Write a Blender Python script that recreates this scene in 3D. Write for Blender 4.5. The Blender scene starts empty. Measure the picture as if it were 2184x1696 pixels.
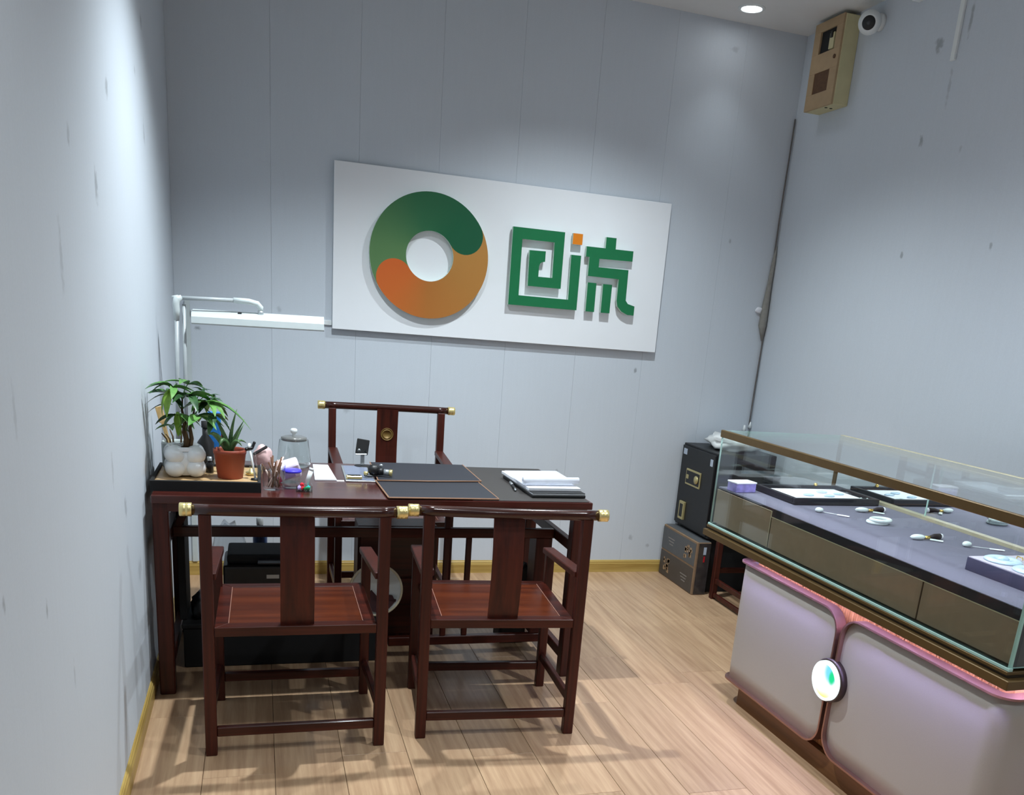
import bpy, bmesh, math, random
from mathutils import Vector, Matrix
random.seed(7)
scene = bpy.context.scene
C = scene.collection
PI = math.pi

# ------------------------------------------------------------------ camera
W_PX, H_PX = 2184.0, 1696.0
F_PX, PPX, PPY = 1883.2, 1153.95, 1241.14
YAW, PITCH, ROLL = 0.3202, 0.2921, 0.0845
CAM = Vector((0.4012, -4.9365, 1.5))
_f = Vector((math.sin(YAW)*math.cos(PITCH), math.cos(YAW)*math.cos(PITCH), -math.sin(PITCH)))
_r = Vector((math.cos(YAW), -math.sin(YAW), 0))
_u = _r.cross(_f)
_r2 = _r*math.cos(ROLL) + _u*math.sin(ROLL)
_u2 = _u*math.cos(ROLL) - _r*math.sin(ROLL)
cd = bpy.data.cameras.new('camera')
cd.sensor_fit = 'HORIZONTAL'; cd.sensor_width = 36.0
cd.lens = F_PX/W_PX*36.0
cd.shift_x = (W_PX/2-PPX)/W_PX
cd.shift_y = (PPY-H_PX/2)/W_PX
cd.clip_start = 0.05; cd.clip_end = 60
cam = bpy.data.objects.new('camera', cd); C.objects.link(cam)
m3 = Matrix((_r2, _u2, -_f)).transposed()
cam.matrix_world = Matrix.Translation(CAM) @ m3.to_4x4()
scene.camera = cam

# ------------------------------------------------------------------ world and exposure
wd = bpy.data.worlds.new('world'); scene.world = wd; wd.use_nodes = True
bg = wd.node_tree.nodes['Background']
bg.inputs[0].default_value = (0.75, 0.85, 1.0, 1); bg.inputs[1].default_value = 0.35
scene.view_settings.view_transform = 'Standard'
scene.view_settings.look = 'None'
scene.view_settings.exposure = 0.2
scene.view_settings.gamma = 1.0
scene.view_settings.use_curve_mapping = False

ROOM_W, ROOM_H, ROOM_Y = 3.327, 3.10, -7.4
# ceiling downlights: (x, y, watts, spot angle in degrees)
DOWNLIGHTS = [
    (2.84, -0.23, 5, 80),
    (0.82, -1.53, 265, 115),
    (2.0, -1.05, 145, 122),
    (0.95, -3.60, 52, 140),
    (2.45, -3.15, 125, 138),
    (1.60, -5.40, 105, 140),
]
LIGHT_COL = (0.86, 0.95, 1.0)

# ------------------------------------------------------------------ materials
def srgb(r, g, b):
    def c(v):
        v /= 255.0
        return v/12.92 if v <= 0.04045 else ((v+0.055)/1.055)**2.4
    return (c(r), c(g), c(b), 1)

def new_mat(name):
    m = bpy.data.materials.new(name); m.use_nodes = True
    nt = m.node_tree
    return m, nt, nt.nodes['Principled BSDF']

def plain(name, col, rough=0.5, metal=0.0, noise=0.06, scale=30, bump=0.0, coat=0.0, spec=0.5, emis=None, estr=0.0):
    """procedural material: colour with a little noise, optional bump"""
    m, nt, b = new_mat(name)
    tc = nt.nodes.new('ShaderNodeTexCoord'); nz = nt.nodes.new('ShaderNodeTexNoise')
    nz.inputs['Scale'].default_value = scale; nz.inputs['Detail'].default_value = 3
    nt.links.new(tc.outputs['Object'], nz.inputs['Vector'])
    rp = nt.nodes.new('ShaderNodeValToRGB')
    rp.color_ramp.elements[0].position = 0.3; rp.color_ramp.elements[1].position = 0.7
    rp.color_ramp.elements[0].color = [max(0, c*(1-noise)) for c in col[:3]]+[1]
    rp.color_ramp.elements[1].color = [min(1, c*(1+noise)) for c in col[:3]]+[1]
    nt.links.new(nz.outputs['Fac'], rp.inputs['Fac']); nt.links.new(rp.outputs['Color'], b.inputs['Base Color'])
    b.inputs['Roughness'].default_value = rough; b.inputs['Metallic'].default_value = metal
    b.inputs['Specular IOR Level'].default_value = spec
    b.inputs['Coat Weight'].default_value = coat
    if bump:
        bp = nt.nodes.new('ShaderNodeBump'); bp.inputs['Strength'].default_value = bump; bp.inputs['Distance'].default_value = 0.002
        nt.links.new(nz.outputs['Fac'], bp.inputs['Height']); nt.links.new(bp.outputs['Normal'], b.inputs['Normal'])
    if emis:
        b.inputs['Emission Color'].default_value = emis; b.inputs['Emission Strength'].default_value = estr
    return m

def wood(name, c0, c1, axis='Z', scale=1.0, rough=0.3, coat=0.2, rand=0.0, bump=0.05):
    m, nt, b = new_mat(name)
    tc = nt.nodes.new('ShaderNodeTexCoord'); mp = nt.nodes.new('ShaderNodeMapping')
    s = {'X': (1.2, 26, 26), 'Y': (26, 1.2, 26), 'Z': (26, 26, 1.2)}[axis]
    mp.inputs['Scale'].default_value = [v*scale for v in s]
    nt.links.new(tc.outputs['Object'], mp.inputs['Vector'])
    nz = nt.nodes.new('ShaderNodeTexNoise'); nz.inputs['Scale'].default_value = 2.2; nz.inputs['Detail'].default_value = 6
    nz.inputs['Roughness'].default_value = 0.62
    if rand:
        oi = nt.nodes.new('ShaderNodeObjectInfo'); ad = nt.nodes.new('ShaderNodeVectorMath'); ad.operation = 'ADD'
        ml = nt.nodes.new('ShaderNodeMath'); ml.operation = 'MULTIPLY'; ml.inputs[1].default_value = 37.0
        nt.links.new(oi.outputs['Random'], ml.inputs[0]); nt.links.new(mp.outputs[0], ad.inputs[0]); nt.links.new(ml.outputs[0], ad.inputs[1])
        nt.links.new(ad.outputs[0], nz.inputs['Vector'])
    else:
        nt.links.new(mp.outputs[0], nz.inputs['Vector'])
    rp = nt.nodes.new('ShaderNodeValToRGB')
    rp.color_ramp.elements[0].position = 0.32; rp.color_ramp.elements[1].position = 0.68
    rp.color_ramp.elements[0].color = c0; rp.color_ramp.elements[1].color = c1
    nt.links.new(nz.outputs['Fac'], rp.inputs['Fac'])
    out = rp.outputs['Color']
    if rand:
        hs = nt.nodes.new('ShaderNodeHueSaturation')
        mr = nt.nodes.new('ShaderNodeMapRange'); mr.inputs[3].default_value = 1-rand; mr.inputs[4].default_value = 1+rand
        nt.links.new(oi.outputs['Random'], mr.inputs[0]); nt.links.new(mr.outputs[0], hs.inputs['Value'])
        nt.links.new(out, hs.inputs['Color']); out = hs.outputs['Color']
    nt.links.new(out, b.inputs['Base Color'])
    b.inputs['Roughness'].default_value = rough; b.inputs['Coat Weight'].default_value = coat; b.inputs['Coat Roughness'].default_value = 0.12; b.inputs['Specular IOR Level'].default_value = 0.32
    bp = nt.nodes.new('ShaderNodeBump'); bp.inputs['Strength'].default_value = bump; bp.inputs['Distance'].default_value = 0.001
    nt.links.new(nz.outputs['Fac'], bp.inputs['Height']); nt.links.new(bp.outputs['Normal'], b.inputs['Normal'])
    return m

def wallpaper(name, col, ax, spots):
    """textured wallpaper; spots = dark scuffs and painted wrinkle shade (a, z, half width, half height, strength) on the wall; ax: world axis along the wall"""
    m, nt, b = new_mat(name); N, L = nt.nodes, nt.links
    geo = N.new('ShaderNodeNewGeometry'); sep = N.new('ShaderNodeSeparateXYZ'); L.new(geo.outputs['Position'], sep.inputs[0])
    a_out = sep.outputs[ax]; z_out = sep.outputs['Z']
    mp = N.new('ShaderNodeMapping'); mp.inputs['Scale'].default_value = (60, 60, 5); L.new(geo.outputs['Position'], mp.inputs['Vector'])
    st = N.new('ShaderNodeTexNoise'); st.inputs['Scale'].default_value = 1.0; st.inputs['Detail'].default_value = 4; L.new(mp.outputs[0], st.inputs['Vector'])
    fn = N.new('ShaderNodeTexNoise'); fn.inputs['Scale'].default_value = 160; L.new(geo.outputs['Position'], fn.inputs['Vector'])
    big = N.new('ShaderNodeTexNoise'); big.inputs['Scale'].default_value = 1.3; big.inputs['Detail'].default_value = 2; L.new(geo.outputs['Position'], big.inputs['Vector'])
    def math_(op, x, y=None, z=None):
        n = N.new('ShaderNodeMath'); n.operation = op
        for i, v in enumerate((x, y, z)):
            if v is None: continue
            if isinstance(v, (int, float)): n.inputs[i].default_value = v
            else: L.new(v, n.inputs[i])
        return n.outputs[0]
    k = math_('ADD', 1.0, math_('MULTIPLY', math_('SUBTRACT', st.outputs['Fac'], 0.5), 0.045))
    k = math_('ADD', k, math_('MULTIPLY', math_('SUBTRACT', big.outputs['Fac'], 0.5), 0.06))
    k = math_('ADD', k, math_('MULTIPLY', math_('SUBTRACT', fn.outputs['Fac'], 0.5), 0.08))
    # scuffs and painted wrinkle shade, with a wobbling edge
    wob = N.new('ShaderNodeTexNoise'); wob.inputs['Scale'].default_value = 45; L.new(geo.outputs['Position'], wob.inputs['Vector'])
    w = math_('MULTIPLY', math_('SUBTRACT', wob.outputs['Fac'], 0.5), 1.6)
    for (a, z, ha, hz, s) in spots:
        da = math_('DIVIDE', math_('SUBTRACT', a_out, a), ha); dz = math_('DIVIDE', math_('SUBTRACT', z_out, z), hz)
        r = math_('SQRT', math_('ADD', math_('MULTIPLY', da, da), math_('MULTIPLY', dz, dz)))
        r = math_('ADD', r, w)
        v = N.new('ShaderNodeMapRange'); v.interpolation_type = 'SMOOTHSTEP'
        v.inputs[1].default_value = 0.2; v.inputs[2].default_value = 1.1; v.inputs[3].default_value = 1-s; v.inputs[4].default_value = 1
        L.new(r, v.inputs[0]); k = math_('MULTIPLY', k, v.outputs[0])
    mx = N.new('ShaderNodeVectorMath'); mx.operation = 'SCALE'; mx.inputs[0].default_value = col[:3]; L.new(k, mx.inputs['Scale'])
    L.new(mx.outputs[0], b.inputs['Base Color'])
    b.inputs['Roughness'].default_value = 0.62; b.inputs['Specular IOR Level'].default_value = 0.3
    bp = N.new('ShaderNodeBump'); bp.inputs['Strength'].default_value = 0.15; bp.inputs['Distance'].default_value = 0.001
    sm = math_('ADD', st.outputs['Fac'], math_('MULTIPLY', fn.outputs['Fac'], 0.6))
    L.new(sm, bp.inputs['Height']); L.new(bp.outputs['Normal'], b.inputs['Normal'])
    return m

def thin_glass(name, tint=(0.93, 0.975, 0.96), ior=1.5, boost=1.0, rough=0.0):
    m = bpy.data.materials.new(name); m.use_nodes = True; nt = m.node_tree
    nt.nodes.remove(nt.nodes['Principled BSDF'])
    o = nt.nodes['Material Output']; mix = nt.nodes.new('ShaderNodeMixShader')
    t = nt.nodes.new('ShaderNodeBsdfTransparent'); t.inputs[0].default_value = tint+(1,)
    g = nt.nodes.new('ShaderNodeBsdfGlossy'); g.inputs['Roughness'].default_value = rough; g.inputs[0].default_value = (1, 1, 1, 1)
    # Schlick reflectance from the angle to the surface, the same from both sides of the pane
    ge = nt.nodes.new('ShaderNodeNewGeometry'); dt = nt.nodes.new('ShaderNodeVectorMath'); dt.operation = 'DOT_PRODUCT'
    nt.links.new(ge.outputs['Normal'], dt.inputs[0]); nt.links.new(ge.outputs['Incoming'], dt.inputs[1])
    def mt(op, x, y=None):
        n = nt.nodes.new('ShaderNodeMath'); n.operation = op
        for i, v in enumerate((x, y)):
            if v is None: continue
            if isinstance(v, (int, float)): n.inputs[i].default_value = v
            else: nt.links.new(v, n.inputs[i])
        return n.outputs[0]
    f0 = ((ior-1)/(ior+1))**2
    k = mt('POWER', mt('SUBTRACT', 1.0, mt('ABSOLUTE', dt.outputs['Value'])), 5.0)
    k = mt('MINIMUM', mt('MULTIPLY', mt('ADD', f0, mt('MULTIPLY', k, 1-f0)), boost), 1.0)
    nt.links.new(k, mix.inputs[0])
    nt.links.new(t.outputs[0], mix.inputs[1]); nt.links.new(g.outputs[0], mix.inputs[2]); nt.links.new(mix.outputs[0], o.inputs['Surface'])
    return m

def emitter(name, col, strength):
    m = bpy.data.materials.new(name); m.use_nodes = True; nt = m.node_tree
    nt.nodes.remove(nt.nodes['Principled BSDF'])
    e = nt.nodes.new('ShaderNodeEmission'); e.inputs[0].default_value = col; e.inputs[1].default_value = strength
    nt.links.new(e.outputs[0], nt.nodes['Material Output'].inputs['Surface'])
    return m

WALL = (0.595, 0.645, 0.70)
M = {}
M['wall_back'] = wallpaper('wallpaper_back', WALL, 'X', [(2.51, 1.236, .012, .02, .45), (2.077, .616, .012, .02, .4), (.106, 1.299, .02, .012, .5), (3.015, 1.999, .01, .02, .3),
    (2.894, 2.971, .03, .02, .2), (2.6, .22, .02, .02, .25), (2.72, .17, .015, .015, .25), (.85, .93, .02, .03, .25), (.5, 1.42, .015, .02, .2)])
M['wall_left'] = wallpaper('wallpaper_left', WALL, 'Y', [(-1.918, 2.013, .03, .035, .35), (-2.2, 1.73, .03, .05, .35), (-.968, 2.408, .03, .03, .3), (-1.024, 2.026, .03, .05, .3),
    (-1.228, 2.194, .02, .02, .25), (-2.546, 1.801, .02, .03, .25), (-2.72, 1.53, .02, .1, .2), (-1.997, .83, .03, .04, .3), (-3.386, .981, .01, .02, .35), (-3.103, .873, .01, .02, .35),
    (-2.207, .986, .02, .06, .2), (-3.212, 1.276, .012, .07, .15), (-1.75, .55, .06, .05, .22), (-1.6, .35, .05, .08, .2), (-2.9, .65, .01, .05, .2), (-1.35, .95, .012, .14, .35)])  # last entry: dark streak painting in the shade of the wallpaper wrinkles
M['wall_right'] = wallpaper('wallpaper_right', WALL, 'Y', [(-1.13, 2.802, .035, .04, .4), (-1.129, 2.413, .018, .03, .4), (-1.142, 1.912, .012, .02, .4), (-1.701, 1.929, .012, .02, .35),
    (-1.31, 2.87, .012, .09, .35), (-1.25, 2.62, .012, .1, .2), (-1.4, 2.34, .012, .02, .2)])
M['wall_other'] = wallpaper('wallpaper_plain', WALL, 'X', [])
M['ceiling'] = plain('ceiling_paint', srgb(222, 222, 220), 0.8, noise=.02, scale=6, bump=.05)
M['plank'] = wood('floor_laminate', srgb(160, 127, 98), srgb(192, 160, 127), 'Y', 0.8, 0.36, 0.12, rand=0.09, bump=.03)
M['floor_base'] = plain('floor_gap', srgb(70, 48, 33), 0.8)
M['baseboard'] = wood('baseboard_oak', srgb(160, 128, 62), srgb(196, 168, 98), 'X', 0.6, 0.4, 0.1)
M['rose'] = wood('rosewood', srgb(44, 14, 8), srgb(78, 29, 17), 'Z', 0.8, 0.45, 0.05)
M['rose_x'] = wood('rosewood_crossgrain', srgb(44, 14, 8), srgb(78, 29, 17), 'X', 0.8, 0.36, 0.12)
M['rose_rail'] = wood('rosewood_polished_rail', srgb(38, 13, 8), srgb(62, 25, 16), 'X', 0.8, 0.2, 0.5)
M['rose_top'] = wood('rosewood_tabletop', srgb(54, 21, 17), srgb(82, 35, 28), 'X', 0.7, 0.26, 0.35)
M['seat'] = wood('rosewood_seat', srgb(62, 23, 11), srgb(96, 43, 20), 'X', 0.5, 0.28, 0.25)
M['inlay'] = plain('seat_worn_edge', srgb(150, 105, 90), 0.4)
M['brass'] = plain('brass', srgb(232, 214, 150), 0.3, 0.75, noise=.05)
M['brass_dull'] = plain('brass_dull', srgb(124, 98, 50), 0.5, 0.3)
M['black'] = plain('black_plastic', srgb(16, 16, 18), 0.45)
M['black_matte'] = plain('black_matte', srgb(11, 11, 12), 0.8)
M['white_plastic'] = plain('white_plastic', srgb(225, 230, 230), 0.35, noise=.02)
M['grey_metal'] = plain('grey_metal', srgb(170, 175, 178), 0.35, 0.6)
M['dark_grey'] = plain('dark_grey', srgb(66, 66, 70), 0.4)
M['bronze'] = plain('bronze_trim', srgb(104, 82, 48), 0.38, 0.45, noise=.05)
M['bronze_dark'] = plain('bronze_groove', srgb(46, 34, 18), 0.5, 0.3)

# ------------------------------------------------------------------ object helpers
def link(name, me, mat, parent=None, smooth=False):
    """one mesh object; origin moved to the bottom centre of its mesh"""
    vs = [v.co for v in me.vertices]
    lo = Vector((min(v.x for v in vs), min(v.y for v in vs), min(v.z for v in vs)))
    hi = Vector((max(v.x for v in vs), max(v.y for v in vs), max(v.z for v in vs)))
    o0 = Vector(((lo.x+hi.x)/2, (lo.y+hi.y)/2, lo.z))
    me.transform(Matrix.Translation(-o0))
    for mm in (mat if isinstance(mat, (list, tuple)) else [mat]):
        me.materials.append(M[mm] if isinstance(mm, str) else mm)
    if smooth:
        for p in me.polygons: p.use_smooth = True
    o = bpy.data.objects.new(name, me); C.objects.link(o); o.location = o0
    if parent is not None: o.parent = parent
    return o

def bm_mesh(name, bm):
    bmesh.ops.recalc_face_normals(bm, faces=bm.faces)
    me = bpy.data.meshes.new(name); bm.to_mesh(me); bm.free(); return me

def bm_box(bm, x0, x1, y0, y1, z0, z1):
    vs = [bm.verts.new(p) for p in ((x0,y0,z0),(x1,y0,z0),(x1,y1,z0),(x0,y1,z0),(x0,y0,z1),(x1,y0,z1),(x1,y1,z1),(x0,y1,z1))]
    for f in ((0,3,2,1),(4,5,6,7),(0,1,5,4),(1,2,6,5),(2,3,7,6),(3,0,4,7)): bm.faces.new([vs[i] for i in f])
    return vs

def box(name, mat, parent, x0, x1, y0, y1, z0, z1, bev=0.0, seg=2, xf=None):
    bm = bmesh.new(); bm_box(bm, x0, x1, y0, y1, z0, z1)
    if bev: bmesh.ops.bevel(bm, geom=bm.edges[:], offset=bev, segments=seg, affect='EDGES', profile=0.6)
    if xf is not None: bmesh.ops.transform(bm, matrix=xf, verts=bm.verts)
    return link(name, bm_mesh(name, bm), mat, parent, smooth=False)

def bar(name, mat, parent, p, q, w, h, up=(0, 0, 1), bev=0.003):
    """rectangular bar from p to q, section w (sideways) by h (up)"""
    p, q = Vector(p), Vector(q); d = q-p; L = d.length; d.normalize()
    s = d.cross(Vector(up)).normalized(); u = s.cross(d)
    bm = bmesh.new(); bm_box(bm, 0, L, -w/2, w/2, -h/2, h/2)
    if bev: bmesh.ops.bevel(bm, geom=bm.edges[:], offset=bev, segments=1, affect='EDGES')
    mt = Matrix((d, -s, u)).transposed().to_4x4(); mt.translation = p
    bmesh.ops.transform(bm, matrix=mt, verts=bm.verts)
    return link(name, bm_mesh(name, bm), mat, parent)

def tube_bm(bm, pts, rad, n=10, caps=True):
    pts = [Vector(p) for p in pts]; rings = []
    rads = rad if isinstance(rad, (list, tuple)) else [rad]*len(pts)
    ref = Vector((0, 0, 1))
    for i, p in enumerate(pts):
        a = pts[max(0, i-1)]; b = pts[min(len(pts)-1, i+1)]; d = (b-a).normalized()
        if abs(d.dot(ref)) > 0.97: ref = Vector((1, 0, 0)) if abs(d.x) < 0.9 else Vector((0, 1, 0))
        s = d.cross(ref).normalized(); u = s.cross(d)
        rings.append([bm.verts.new(p+(s*math.cos(t)+u*math.sin(t))*rads[i]) for t in [2*PI*k/n for k in range(n)]])
    for r0, r1 in zip(rings, rings[1:]):
        for k in range(n): bm.faces.new((r0[k], r0[(k+1) % n], r1[(k+1) % n], r1[k]))
    if caps: bm.faces.new(rings[0][::-1]); bm.faces.new(rings[-1])

def tube(name, mat, parent, pts, rad, n=12, smooth=True, caps=True):
    bm = bmesh.new(); tube_bm(bm, pts, rad, n, caps)
    return link(name, bm_mesh(name, bm), mat, parent, smooth)

def lathe(name, mat, parent, prof, c=(0, 0, 0), n=32, smooth=True, xf=None, close=False):
    bm = bmesh.new(); rings = []
    for r, z in prof:
        rings.append([bm.verts.new((c[0]+r*math.cos(2*PI*k/n), c[1]+r*math.sin(2*PI*k/n), c[2]+z)) for k in range(n)] if r > 1e-6 else [bm.verts.new((c[0], c[1], c[2]+z))])
    for r0, r1 in zip(rings, rings[1:]):
        for k in range(n):
            j = (k+1) % n
            if len(r0) == 1 and len(r1) == 1: continue
            if len(r0) == 1: bm.faces.new((r0[0], r1[j], r1[k]))
            elif len(r1) == 1: bm.faces.new((r0[k], r0[j], r1[0]))
            else: bm.faces.new((r0[k], r0[j], r1[j], r1[k]))
    if xf is not None: bmesh.ops.transform(bm, matrix=xf, verts=bm.verts)
    return link(name, bm_mesh(name, bm), mat, parent, smooth)

def prism(name, mats, parent, pts, fn, d0, d1, bev=0):
    """polygon pts (a,b) extruded between depths d0 and d1; fn(a,b,d)->xyz; material 0 on the d0 face, last on the rest"""
    bm = bmesh.new()
    A = [bm.verts.new(fn(a, b, d0)) for a, b in pts]; B = [bm.verts.new(fn(a, b, d1)) for a, b in pts]
    fa = bm.faces.new(A); fb = bm.faces.new(B[::-1]); n = len(pts)
    for i in range(n):
        f = bm.faces.new((A[i], B[i], B[(i+1) % n], A[(i+1) % n])); f.material_index = len(mats)-1
    fb.material_index = len(mats)-1
    bm.normal_update()
    bmesh.ops.triangulate(bm, faces=[fa, fb])
    return link(name, bm_mesh(name, bm), mats, parent)

def blob(name, mat, parent, c, size, sub=2, amp=0.15, freq=9, seed=0, smooth=True, flat=None):
    bm = bmesh.new(); bmesh.ops.create_icosphere(bm, subdivisions=sub, radius=1)
    from mathutils import noise
    for v in bm.verts:
        k = 1+amp*noise.noise(v.co*freq*0.3+Vector((seed*3.1, seed*1.7, seed)))
        v.co = Vector((v.co.x*size[0]*k, v.co.y*size[1]*k, v.co.z*size[2]*k))
        if flat is not None and v.co.z < flat: v.co.z = flat
        v.co += Vector(c)
    return link(name, bm_mesh(name, bm), mat, parent, smooth)

def thing(name, label, cat, loc=(0, 0, 0), rz=0.0, group=None):
    o = bpy.data.objects.new(name, None); C.objects.link(o); o.empty_display_size = 0.05
    o.location = loc; o.rotation_euler = (0, 0, rz)
    return tag(o, label, cat, group)

def tag(o, label, cat, group=None):
    o['label'] = label; o['category'] = cat
    if group: o['group'] = group
    return o

def struct(o, label=None):
    o['kind'] = 'structure'
    if label: o['label'] = label
    return o

def dup(root, loc, rz, label, group=None, only=None):
    r = root.copy(); C.objects.link(r); r.location = loc; r.rotation_euler = (0, 0, rz); r['label'] = label
    if group: r['group'] = group
    for ch in list(root.children):
        c = ch.copy(); C.objects.link(c); c.parent = r
        for g in list(ch.children):
            d = g.copy(); C.objects.link(d); d.parent = c
    return r

def nest(root, part, *subs):
    """make the named pieces sub-parts of the (first) named part of the same thing"""
    p = [c for c in root.children if c.name.split('.')[0] == part][0]
    for c in list(root.children):
        if c.name.split('.')[0] in subs:
            c.location = c.location-p.location; c.parent = p

def offset_children(root):
    """parts were modelled in world coordinates: make them relative to the root"""
    for ch in root.children: ch.location = ch.location-root.location

# ------------------------------------------------------------------ the room
fl = struct(box('floor', 'floor_base', None, -0.12, ROOM_W+.12, ROOM_Y, .12, -.12, -.008), 'beige laminate plank floor')
PW, PK0, PL = .2221, .2139, 1.21
row_off = {}
joint = {0: -2.247, 4: -2.231, 7: -2.585, 9: -1.590, 10: -2.12}
plank_mesh = {}
k = -1
while PK0+k*PW < ROOM_W:
    x0 = max(PK0+k*PW, 0.0); x1 = min(PK0+(k+1)*PW, ROOM_W)
    y = joint.get(k, -1.1-((k*0.437) % 1.0)*PL)
    while y < 0: y += PL
    y0 = y
    while y0 > -5.9:
        ya, yb = min(0.0, y0), y0-PL
        if ya-yb > .02:
            key = (round(x1-x0, 3), round(ya-yb, 3))
            if key not in plank_mesh:
                o = box('plank', 'plank', fl, x0+.0007, x1-.0007, yb+.0006, ya-.0006, -.008, 0, .0009, 1)
                plank_mesh[key] = o.data
            else:
                o = bpy.data.objects.new('plank', plank_mesh[key]); C.objects.link(o); o.location = ((x0+x1)/2, (ya+yb)/2, -.008); o.parent = fl
            o.matrix_parent_inverse = Matrix.Translation(-fl.location)
        y0 -= PL
    k += 1

struct(box('ceiling', 'ceiling', None, -.12, ROOM_W+.12, ROOM_Y, .12, ROOM_H, ROOM_H+.1), 'plain white ceiling')
wb = struct(box('wall_back', 'wall_other', None, -.12, ROOM_W+.12, .004, .12, -.1, ROOM_H), 'pale grey-blue papered back wall')
edges = [0.0, .463, .889, 1.295, 1.71, 2.128, 2.545, 2.96, ROOM_W]
for a, b in zip(edges, edges[1:]):
    o = box('wallpaper_strip', 'wall_back', wb, a+.0003, b-.0003, 0, .004, 0, ROOM_H, .0004, 1)
    o.matrix_parent_inverse = Matrix.Translation(-wb.location)
struct(box('wall_left', 'wall_left', None, -.12, 0, ROOM_Y, .004, -.1, ROOM_H), 'pale grey-blue papered wall close on the left')
struct(box('wall_right', 'wall_right', None, ROOM_W, ROOM_W+.12, ROOM_Y, .004, -.1, ROOM_H), 'pale grey-blue papered wall on the right')
struct(box('wall_front', 'wall_other', None, -.12, ROOM_W+.12, ROOM_Y-.12, ROOM_Y, -.1, ROOM_H), 'papered wall at the front of the room')

def baseboard(name, fn, length, mat):
    prof = [(0, 0), (.012, 0), (.012, .052), (.009, .060), (.009, .066), (.005, .070), (.005, .073), (0, .076)]
    bm = bmesh.new()
    A = [bm.verts.new(fn(0, d, z)) for d, z in prof]; B = [bm.verts.new(fn(length, d, z)) for d, z in prof]
    n = len(prof)
    for i in range(n): bm.faces.new((A[i], A[(i+1) % n], B[(i+1) % n], B[i]))
    bm.faces.new(A); bm.faces.new(B[::-1])
    return struct(link(name, bm_mesh(name, bm), mat), 'low yellow oak baseboard')
baseboard('baseboard_back', lambda s, d, z: (s, -d, z), ROOM_W, 'baseboard')
M['baseboard_y'] = wood('baseboard_oak_long', srgb(160, 128, 62), srgb(196, 168, 98), 'Y', 0.6, 0.4, 0.1)
baseboard('baseboard_left', lambda s, d, z: (d, -s, z), -ROOM_Y, 'baseboard_y')
baseboard('baseboard_right', lambda s, d, z: (ROOM_W-d, -s, z), -ROOM_Y, 'baseboard_y')

# ------------------------------------------------------------------ ceiling downlights
M['diffuser'] = emitter('downlight_diffuser', (0.93, 0.97, 1, 1), 14)
def downlight(x, y, watts, ang, label):
    t = thing('ceiling_downlight', label, 'downlight', (x, y, ROOM_H), 0, 'recessed ceiling downlights')
    lathe('trim_ring', 'white_plastic', t, [(.052, -.001), (.052, -.004), (.056, -.007), (.068, -.004), (.070, 0), (.070, .001), (.052, .001)], n=40)
    lathe('diffuser', 'diffuser', t, [(0, -.0035), (.03, -.0035), (.052, -.0025)], n=32)
    ld = bpy.data.lights.new('downlight', 'SPOT'); ld.energy = watts; ld.color = LIGHT_COL; ld.shadow_soft_size = .03
    ld.spot_size = math.radians(ang); ld.spot_blend = 1.0
    lo = bpy.data.objects.new('downlight_lamp', ld); C.objects.link(lo); lo.parent = t; lo.location = (0, 0, -.02)
where = ['round recessed downlight in the ceiling by the far corner', 'recessed downlight in the ceiling above the desk', 'recessed downlight in the ceiling between desk and display counter',
         'recessed downlight in the ceiling by the left wall', 'recessed downlight in the ceiling above the display counter', 'recessed downlight in the ceiling behind the viewer']
for (x, y, wt, an), lb in zip(DOWNLIGHTS, where): downlight(x, y, wt, an, lb)

# ------------------------------------------------------------------ wall sign
M['sign_white'] = plain('sign_gloss_white', srgb(240, 243, 246), 0.12, noise=.01, scale=4, coat=.3)
M['sign_edge'] = plain('acrylic_edge', srgb(200, 222, 208), 0.25, noise=.02)
M['sign_green'] = plain('sign_green', srgb(14, 112, 66), 0.4, noise=.03)
M['sign_orange'] = plain('sign_orange', srgb(226, 130, 20), 0.4, noise=.03)
RC = (1.256, 1.748)
def ring_mat(name, stops, offs):
    """printed colour running round the ring: the angle about the ring's centre through a colour ramp"""
    m, nt, b = new_mat(name); N, L = nt.nodes, nt.links
    g = N.new('ShaderNodeNewGeometry'); s = N.new('ShaderNodeSeparateXYZ'); L.new(g.outputs['Position'], s.inputs[0])
    def mt(op, x, y):
        n = N.new('ShaderNodeMath'); n.operation = op
        for i, v in enumerate((x, y)):
            if isinstance(v, (int, float)): n.inputs[i].default_value = v
            else: L.new(v, n.inputs[i])
        return n.outputs[0]
    an = mt('ARCTAN2', mt('SUBTRACT', s.outputs['Z'], RC[1]), mt('SUBTRACT', s.outputs['X'], RC[0]))
    fr = mt('DIVIDE', mt('FLOORED_MODULO', mt('SUBTRACT', an, offs), 2*PI), 2*PI)
    rp = N.new('ShaderNodeValToRGB'); e = rp.color_ramp.elements
    e[0].position, e[0].color = stops[0]; e[1].position, e[1].color = stops[-1]
    for p, c in stops[1:-1]: x = e.new(p); x.color = c
    L.new(fr, rp.inputs['Fac']); L.new(rp.outputs['Color'], b.inputs['Base Color'])
    b.inputs['Roughness'].default_value = 0.42
    return m
M['ring_green'] = ring_mat('ring_green', [(0, srgb(8, 84, 54)), (.14, srgb(10, 90, 56)), (.30, srgb(40, 104, 66)), (.48, srgb(86, 126, 78)), (.62, srgb(92, 128, 80))], 0.0)
M['ring_orange'] = ring_mat('ring_orange', [(0, srgb(206, 96, 36)), (.12, srgb(196, 100, 38)), (.24, srgb(170, 106, 44)), (.40, srgb(172, 118, 54)), (.62, srgb(186, 134, 66))], math.radians(183))
sg = thing('wall_sign', 'white rectangular wall sign with green and orange ring and green lettering', 'sign', (1.687, 0, 1.346))
SX0, SX1, SZ0, SZ1 = .765, 2.609, 1.346, 2.154
box('board', 'sign_white', sg, SX0, SX1, -.03, -.012, SZ0, SZ1, .0015, 1)
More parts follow.
